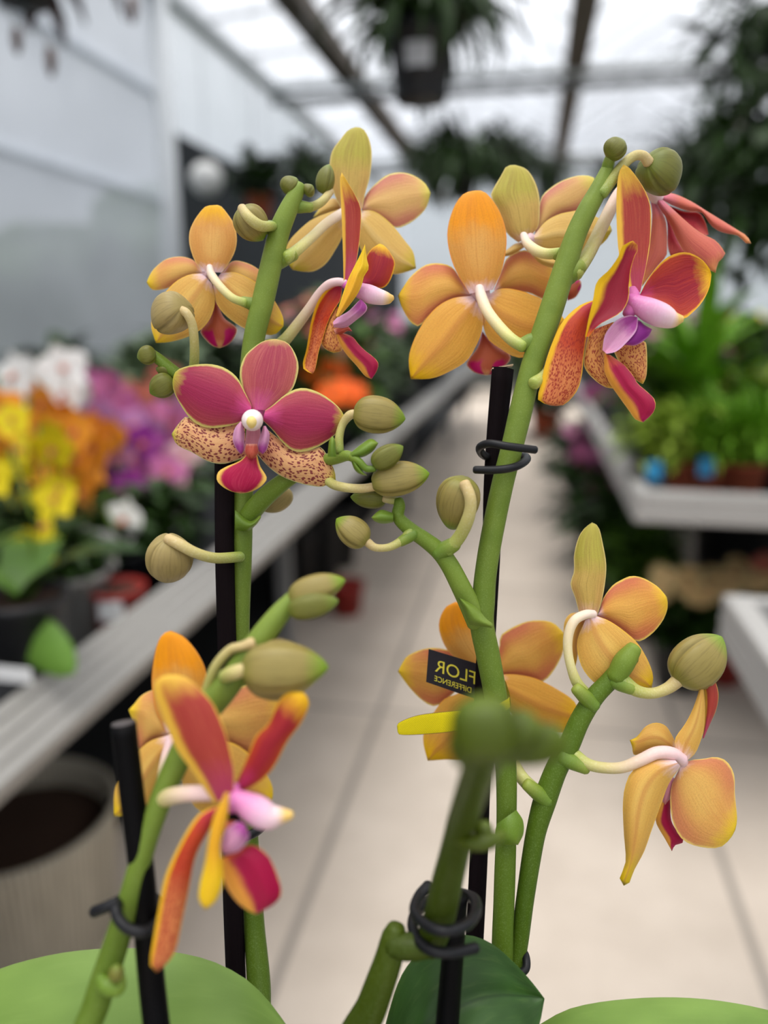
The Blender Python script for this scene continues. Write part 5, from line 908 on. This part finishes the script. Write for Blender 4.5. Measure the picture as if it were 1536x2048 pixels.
# ribbed basket on the floor
t = NT('basket_weave'); u, v = t.uv(); wv = t.math('SINE', t.math('MULTIPLY', u, 2*PI*90)); wz = t.noise(t.vec(t.math('MULTIPLY', u, 60), t.math('MULTIPLY', v, 12)), 1, 3)
t.bsdf(t.mix(t.math('MULTIPLY_ADD', wv, .25, t.math('MULTIPLY', wz, .6)), O(150, 142, 126), O(216, 206, 186)), .8, spec=.2, bump=wv, bstr=.5, bdist=.004); M['basket'] = t.m
a = W(30, 1625, 1.5); bz = a.z
e = tag(empty('woven_basket', (a.x, a.y, 0)), 'beige ribbed basket pot on the floor under the left bench', 'basket')
lathe('basket_wall', [(.001, .002), (.165, 0), (.172, .02), (.19, bz-.03), (.196, bz), (.19, bz+.006), (.182, bz), (.174, bz-.07)], M['basket'], e, (a.x, a.y, 0), n=60)
lathe('soil', [(.176, bz-.06), (.1, bz-.05), (.001, bz-.055)], M['soil'], e, (a.x, a.y, 0), n=30)
# ------------------------------------------------------------------ right bench plants
RB_ = BZ
for k, (px, dd, kind, s, key, nf, pk, lab) in enumerate(((1475, 1.95, 'grass', 1.0, None, 0, 'terra', 'bright green grassy plant at the front right corner of the far bench'), (1400, 1.95, 'grass', .85, None, 0, 'terra', 'bright green tufted plant beside the blue tags'), (1530, 2.05, 'grass', 1.05, None, 0, 'black', 'bright green grassy plant cut by the right border'),
        (1345, 1.95, 'lime', .8, None, 0, 'terra', 'speckled lime plant in a terracotta pot at the bench front'), (1295, 1.95, 'lime', .7, None, 0, 'greypot', 'pale speckled plant at the bench corner by the aisle'), (1365, 2.2, 'tall', 1.0, None, 0, 'black', 'tall broad leaved green plant behind the blue tags'), (1450, 2.25, 'lime', 1.2, None, 0, 'black', 'yellow green plant behind the grassy one'), (1300, 2.3, 'bush', 1.0, None, 0, 'black', 'mid green bushy plant in the second row by the aisle'))):
    r = ROT @ Vector(((px-768)/F, 0, -1)); yy = dd-.04; x_ = r.x/r.y*yy
    bg_plant(lab, (x_, yy, RB_), kind, 200+k, key, nf, pk, .055, s, 'plants at the front of the right bench')
for k, (px, py) in enumerate(((1308, 942), (1412, 934))):
    a = W(px, py, 1.74); o = mesh('plant_tag', *boxv(a, (.016, .002, .022)), M['blue'], smooth=False); tag(o, ('blue plant tag nearer the aisle on the right bench', 'blue plant tag in front of the grassy plant')[k], 'tag', 'blue plant tags')
RC = ['along the aisle', 'second from the aisle', 'third from the aisle', 'at the far side']
keys = [None, 'pink', 'blush', 'coral', None, 'blush', 'red', 'pink', 'yellow', None]
for i in range(10):
    for jx, xx in enumerate((.5, .95, 1.4, 1.85)):
        yy = 2.75+i*.55+jx*.07; key = keys[(i*3+jx*2+1) % 10]; kind = ('bush', 'grey', 'darkbush', 'grey', 'bush')[(i+jx*3) % 5]; nm = {'darkbush': 'dark green', 'bush': 'mid green', 'grey': 'grey green'}[kind]
        lab = '%s plant%s on the right bench, %s row %s' % (nm, ' with %s blooms' % key if key else '', ORD[i], RC[jx])
        bg_plant(lab, (xx+rd.uniform(-.06, .06), yy, RB_), kind, 300+i*4+jx, key, 8 if key else 0, ('black', 'greypot', 'terra')[(i+jx) % 3], s=rd.uniform(1.0, 1.5)*(.72 if jx == 0 else .95), group='plants on the right bench', fsz=1.1)
for k, (px, py, s, kind, key, lab) in enumerate(((1195, 1215, 1.3, 'darkbush', None, 'dark green bush on the floor against the right bench'), (1165, 1130, 1.5, 'darkbush', 'pink', 'dark bush with pink flowers along the right bench'), (1150, 1030, 1.7, 'darkbush', None, 'dark bush further down the aisle on the right'), (1235, 1260, 1.1, 'bush', None, 'mid green bush nearest on the floor by the right bench'))):
    a = G(px, py, 0); bg_plant(lab, (a.x+.08, a.y, 0), kind, 400+k, key, 8 if key else 0, 'black', .12, s, hz=(.5, 1.2), hgt=.3, fsz=1.5)
for k, (px, py, key) in enumerate(((1345, 1345, 'cream'), (1440, 1325, 'cream'), (1510, 1300, 'coral'))):
    a = G(px, py, 0); bg_plant(('cream flowered plant in a dark pot on the floor under the right bench', 'cream flowered plant beside the red floor pot', 'coral flowered plant under the right bench near the border')[k], (a.x, a.y-.1, 0), 'darkbush', 420+k, key, 16, 'black', .1, .8, 'flowering plants under the right bench', hz=(.9, 1.15), fsz=1.35)
a = G(1440, 1360, 0); tag(lathe('flower_pot', [(.001, 0), (.06, 0), (.08, .1), (.085, .1), (.085, .12), (.07, .12), (.065, .09), (.001, .09)], M['redpot'], None, (a.x, a.y, 0)), 'low dark red pot on the floor under the right bench', 'pot')
for k, (px, py, h) in enumerate(((1478, 1250, .5), (1535, 1260, .55))):
    a = G(px, py, 0); tag(lathe('floor_pot', [(.001, 0), (.12, 0), (.15, h), (.16, h), (.16, h+.03), (.14, h+.03), (.13, h-.03), (.001, h-.03)], M['black'], None, (a.x, a.y+.3, 0)), ('tall black pot under the right bench', 'tall black pot under the right bench at the border')[k], 'pot', 'black pots under the right bench')
for lab, px, py, d, n in (('dark bush with pink flowers along the right bench', 1165, 915, 3.7, 5), ('pink blooms on the right bench, third row along the aisle', 1190, 782, 3.55, 4)):
    for e in [o for o in COL.objects if lab in o.get('label', '')][:1]:
        for k in range(n): inst('flower', OF['pink'], e, W(px+rd.uniform(-20, 20), py+rd.uniform(-22, 22), d), (rd.uniform(-.2, .4), rd.uniform(-.3, .3), rd.uniform(-.4, .4)), 1.5)
a = G(1090, 875, 0); bg_plant('brown leaved plant in a terracotta pot at the end of the aisle', (a.x, a.y, 0), 'darkbush', 430, 'coral', 6, 'terra', .17, 2.2)
for k in range(5):
    bg_plant('big %s shrub by the far wall, %s from the left' % (('dark green', 'mid green', 'grey green')[k % 3], ORD[k]), (-1.2+k*1.15, 12.5+(k % 2)*.6, 0), ('darkbush', 'bush', 'grey')[k % 3], 440+k, ('pink', None)[k % 2], (10, 0)[k % 2], 'black', .2, 2.7, 'shrubs by the far wall', fsz=2.5)
# ------------------------------------------------------------------ hanging plants
c = W(842, 205, 1.45)
e = tag(empty('hanging_pot', c), 'black hanging pot with a pale label and thin dark leaves above the flowers', 'hanging plant')
lathe('plant_pot', [(.001, .002), (.048, 0), (.05, .004), (.062, .105), (.067, .106), (.068, .135), (.063, .135), (.06, .11), (.001, .11)], [M['black'], M['soil']], e, c, n=40, mi=[0]*7+[1])
inst('foliage', fol('spider')[0], e, (c.x, c.y, c.z+.12), (0, 0, .6), 1.0); inst('foliage', fol('spider')[1], e, (c.x, c.y, c.z+.125), (0, 0, 2.6), .8)
for k in range(3): a = 2*PI*k/3; bar('hanger_wire', (c.x+.065*math.cos(a), c.y+.065*math.sin(a), c.z+.13), (c.x, c.y, EZ), .0016, M['wire'], e, 5)
V, FC = [], []; fc = math.atan2(-c.y, -c.x)-.12
for j in range(2):
    for k in range(9): an = fc-.42+.84*k/8; z = .048+.04*j; r = .0505+.0122*z/.105*1.0+.0012; V.append((c.x+r*math.cos(an), c.y+r*math.sin(an), c.z+z))
FC = [[k, k+1, k+10, k+9] for k in range(8)]; mesh('label', V, FC, plain('worn_label', O(196, 198, 202), .6, vary=.35, scale=90), e)
def nepenthes(label, c, seed):
    c = Vector(c); e = tag(empty('hanging_basket', c), label, 'hanging plant'); inst('plant_pot', pot_mesh('black'), e, c, (0, 0, 0), .07)
    V, FC = [], []; rd = random.Random(seed)
    for k in range(60): strap(V, FC, (rd.uniform(-.05, .05), rd.uniform(-.05, .05), .1), rd.uniform(0, 6.3), rd.uniform(.0, 1.0), rd.uniform(.14, .26), .024, rd.uniform(1.2, 2.4), rd)
    inst('foliage', raw('foliage', V, FC, [GM['maroon']]), e, c)
    for k in range(3): a = 2*PI*k/3; bar('hanger_wire', (c.x+.07*math.cos(a), c.y+.07*math.sin(a), c.z+.1), (c.x, c.y, EZ), .0015, M['wire'], e, 5)
    return e
M['pitcher'] = grad('pitcher_brown', [(0, O(96, 60, 34)), (1, O(70, 34, 24))], .4)
c = W(50, 10, 1.6); e = nepenthes('maroon leaved hanging plant with dangling pitchers in the top left corner', c, 3)
for px, py, l in ((98, 95, .055), (30, 55, .05), (262, -8, .05)):
    p = W(px, py, 1.58); q = [(p.x, p.y, p.z), (p.x+.002, p.y, p.z-l*.25), (p.x, p.y, p.z-l*.7), (p.x, p.y, p.z-l)]; S = [Vector(s) for s in cr(q, 14, 3)]
    V, FC, UV = sweep(S, [.009*math.sin(PI*(.18+.74*i/13))+.002 for i in range(14)], 12); pt = mesh('pitcher', V, FC, M['pitcher'], e, UV)
    V, FC, UV = strip_tube([(p.x, p.y, p.z), (p.x-.01, p.y, p.z+.05), (c.x+(p.x-c.x)*.6, p.y, c.z+.12)], .0012, 5); mesh('tendril', V, FC, M['pitcher'], pt, UV)
for k, (px, py, d, kind, s, lab) in enumerate(((925, 400, 4.0, 'fern', 1.15, 'hanging fern nearest the middle, above the amber flower'), (1010, 385, 4.6, 'fern', 1.05, 'hanging fern right of the middle one'), (865, 380, 4.9, 'fern', .95, 'hanging fern left of the middle one'), (1090, 370, 5.2, 'trail', .9, 'trailing plant hanging under the brown centre beam'),
        (1540, 110, 2.5, 'trail', 1.0, 'large dark trailing plant in the top right corner'), (1535, 330, 2.4, 'trail', 1.15, 'dark trailing basket at the right border above the coral flower'), (1440, 385, 3.6, 'trail', .8, 'dark trailing basket right of the green bud'), (1380, 420, 3.7, 'fern', 1.1, 'hanging fern behind the coral flower'),
        (520, 440, 4.6, 'darkbush', 1.0, 'hanging basket under the dark screen at the left'), (620, 400, 5.0, 'fern', 1.0, 'hanging fern by the end of the dark screen'), (1525, 490, 3.0, 'fern', .8, 'hanging fern low at the right border'), (1240, 420, 6.0, 'fern', 1.2, 'distant hanging fern behind the tall spike'))):
    c = W(px, py, d); hang_plant(lab, c, kind, 500+k, s, 'black' if k != 8 else 'terra', .08, group='hanging baskets', fz=.12 if kind != 'trail' else .14)
c = W(415, 392, 4.4); tag(lathe('hanging_globe', [(.001, 0), (.05, .012), (.085, .05), (.095, .095), (.085, .14), (.05, .175), (.001, .187)], M['whitepot'], None, c), 'round white hanging ornament in front of the dark screen', 'globe')  # globe put in for a round white blob of unknown nature
bar('hanger_wire', (c.x, c.y, c.z+.18), (c.x, c.y, EZ), .002, M['wire'], [o for o in COL.objects if o.name == 'hanging_globe'][0], 5)
# ------------------------------------------------------------------ outside
rd = random.Random(9); V, FC = [], []; nx_, nz_ = 60, 8
HH = [2.0+.2*math.sin(i*.9)+.25*math.sin(i*.37+1)+rd.uniform(-.15, .15) for i in range(nx_+1)]
for side in (0, 1):
    for i in range(nx_+1):
        for k in range(nz_+1):
            V.append(Vector((-3.3-.9*side+rd.uniform(-.12, .12), -3+17.5*i/nx_+rd.uniform(-.1, .1), (HH[i]+rd.uniform(-.05, .05))*k/nz_)))
n1 = (nx_+1)*(nz_+1)
for side in (0, 1):
    for i in range(nx_):
        for k in range(nz_): a = side*n1+i*(nz_+1)+k; FC.append([a, a+1, a+nz_+2, a+nz_+1])
for i in range(nx_): a = i*(nz_+1)+nz_; FC.append([a, a+n1, a+n1+nz_+1, a+nz_+1])
h = mesh('hedge', V, FC, gmat('hedge_green', O(44, 62, 44), O(100, 118, 90), .8, 1.6)); tag(h, 'hedge seen dimly through the film wall', 'hedge', kind='stuff')
# ------------------------------------------------------------------ daylight
w = bpy.data.worlds.new('overcast'); SC.world = w; w.use_nodes = True; nt = w.node_tree; nt.nodes.clear()
def wn(k): return nt.nodes.new(k)
out = wn('ShaderNodeOutputWorld'); bg = wn('ShaderNodeBackground'); tc = wn('ShaderNodeTexCoord'); sp = wn('ShaderNodeSeparateXYZ')
nt.links.new(tc.outputs['Generated'], sp.inputs[0])
rm = wn('ShaderNodeValToRGB'); e = rm.color_ramp.elements
for k, (p, c) in enumerate(((0.0, (.30, .29, .27, 1)), (.5, (.54, .57, .6, 1)), (.58, (.68, .72, .80, 1)), (1.0, (2.7, 2.7, 2.7, 1)))):
    if k > 1: e.new(p)
    e[k].position = p; e[k].color = c
ma = wn('ShaderNodeMath'); ma.operation = 'MULTIPLY_ADD'; ma.inputs[1].default_value = .5; ma.inputs[2].default_value = .5
nt.links.new(sp.outputs[2], ma.inputs[0]); nt.links.new(ma.outputs[0], rm.inputs[0])
nz = wn('ShaderNodeTexNoise'); nz.inputs['Scale'].default_value = 4; nz.inputs['Detail'].default_value = 4; nt.links.new(tc.outputs['Generated'], nz.inputs['Vector'])
mr = wn('ShaderNodeMapRange'); mr.inputs[1].default_value = .35; mr.inputs[2].default_value = .7; mr.inputs[3].default_value = .75; mr.inputs[4].default_value = 1.25
nt.links.new(nz.outputs[0], mr.inputs[0])
mx = wn('ShaderNodeVectorMath'); mx.operation = 'SCALE'; nt.links.new(rm.outputs[0], mx.inputs[0]); nt.links.new(mr.outputs[0], mx.inputs['Scale'])
nt.links.new(mx.outputs[0], bg.inputs[0]); nt.links.new(bg.outputs[0], out.inputs[0]); bg.inputs[1].default_value = 1.0
ld = bpy.data.lights.new('bright_overcast_sun', 'SUN'); ld.energy = 2.05; ld.angle = math.radians(38); ld.color = (1, .97, .93)
lo = bpy.data.objects.new('bright_overcast_sun', ld); COL.objects.link(lo); lo.location = (-2, -3, 6)
lo.rotation_euler = Vector((.06, .16, -1)).to_track_quat('-Z', 'Y').to_euler()
vs = SC.view_settings; vs.view_transform = 'Standard'; vs.look = 'None'; vs.exposure = .08; vs.gamma = 1; vs.use_curve_mapping = False
SC.display_settings.display_device = 'sRGB'
cy = SC.cycles
cy.max_bounces = 8; cy.transparent_max_bounces = 12; cy.diffuse_bounces = 3; cy.glossy_bounces = 2; cy.transmission_bounces = 3
cy.caustics_reflective = False; cy.caustics_refractive = False; cy.sample_clamp_indirect = 4; cy.use_denoising = True; cy.use_adaptive_sampling = True; cy.adaptive_threshold = .02
try: cy.denoiser = 'OPENIMAGEDENOISE'
except Exception: pass
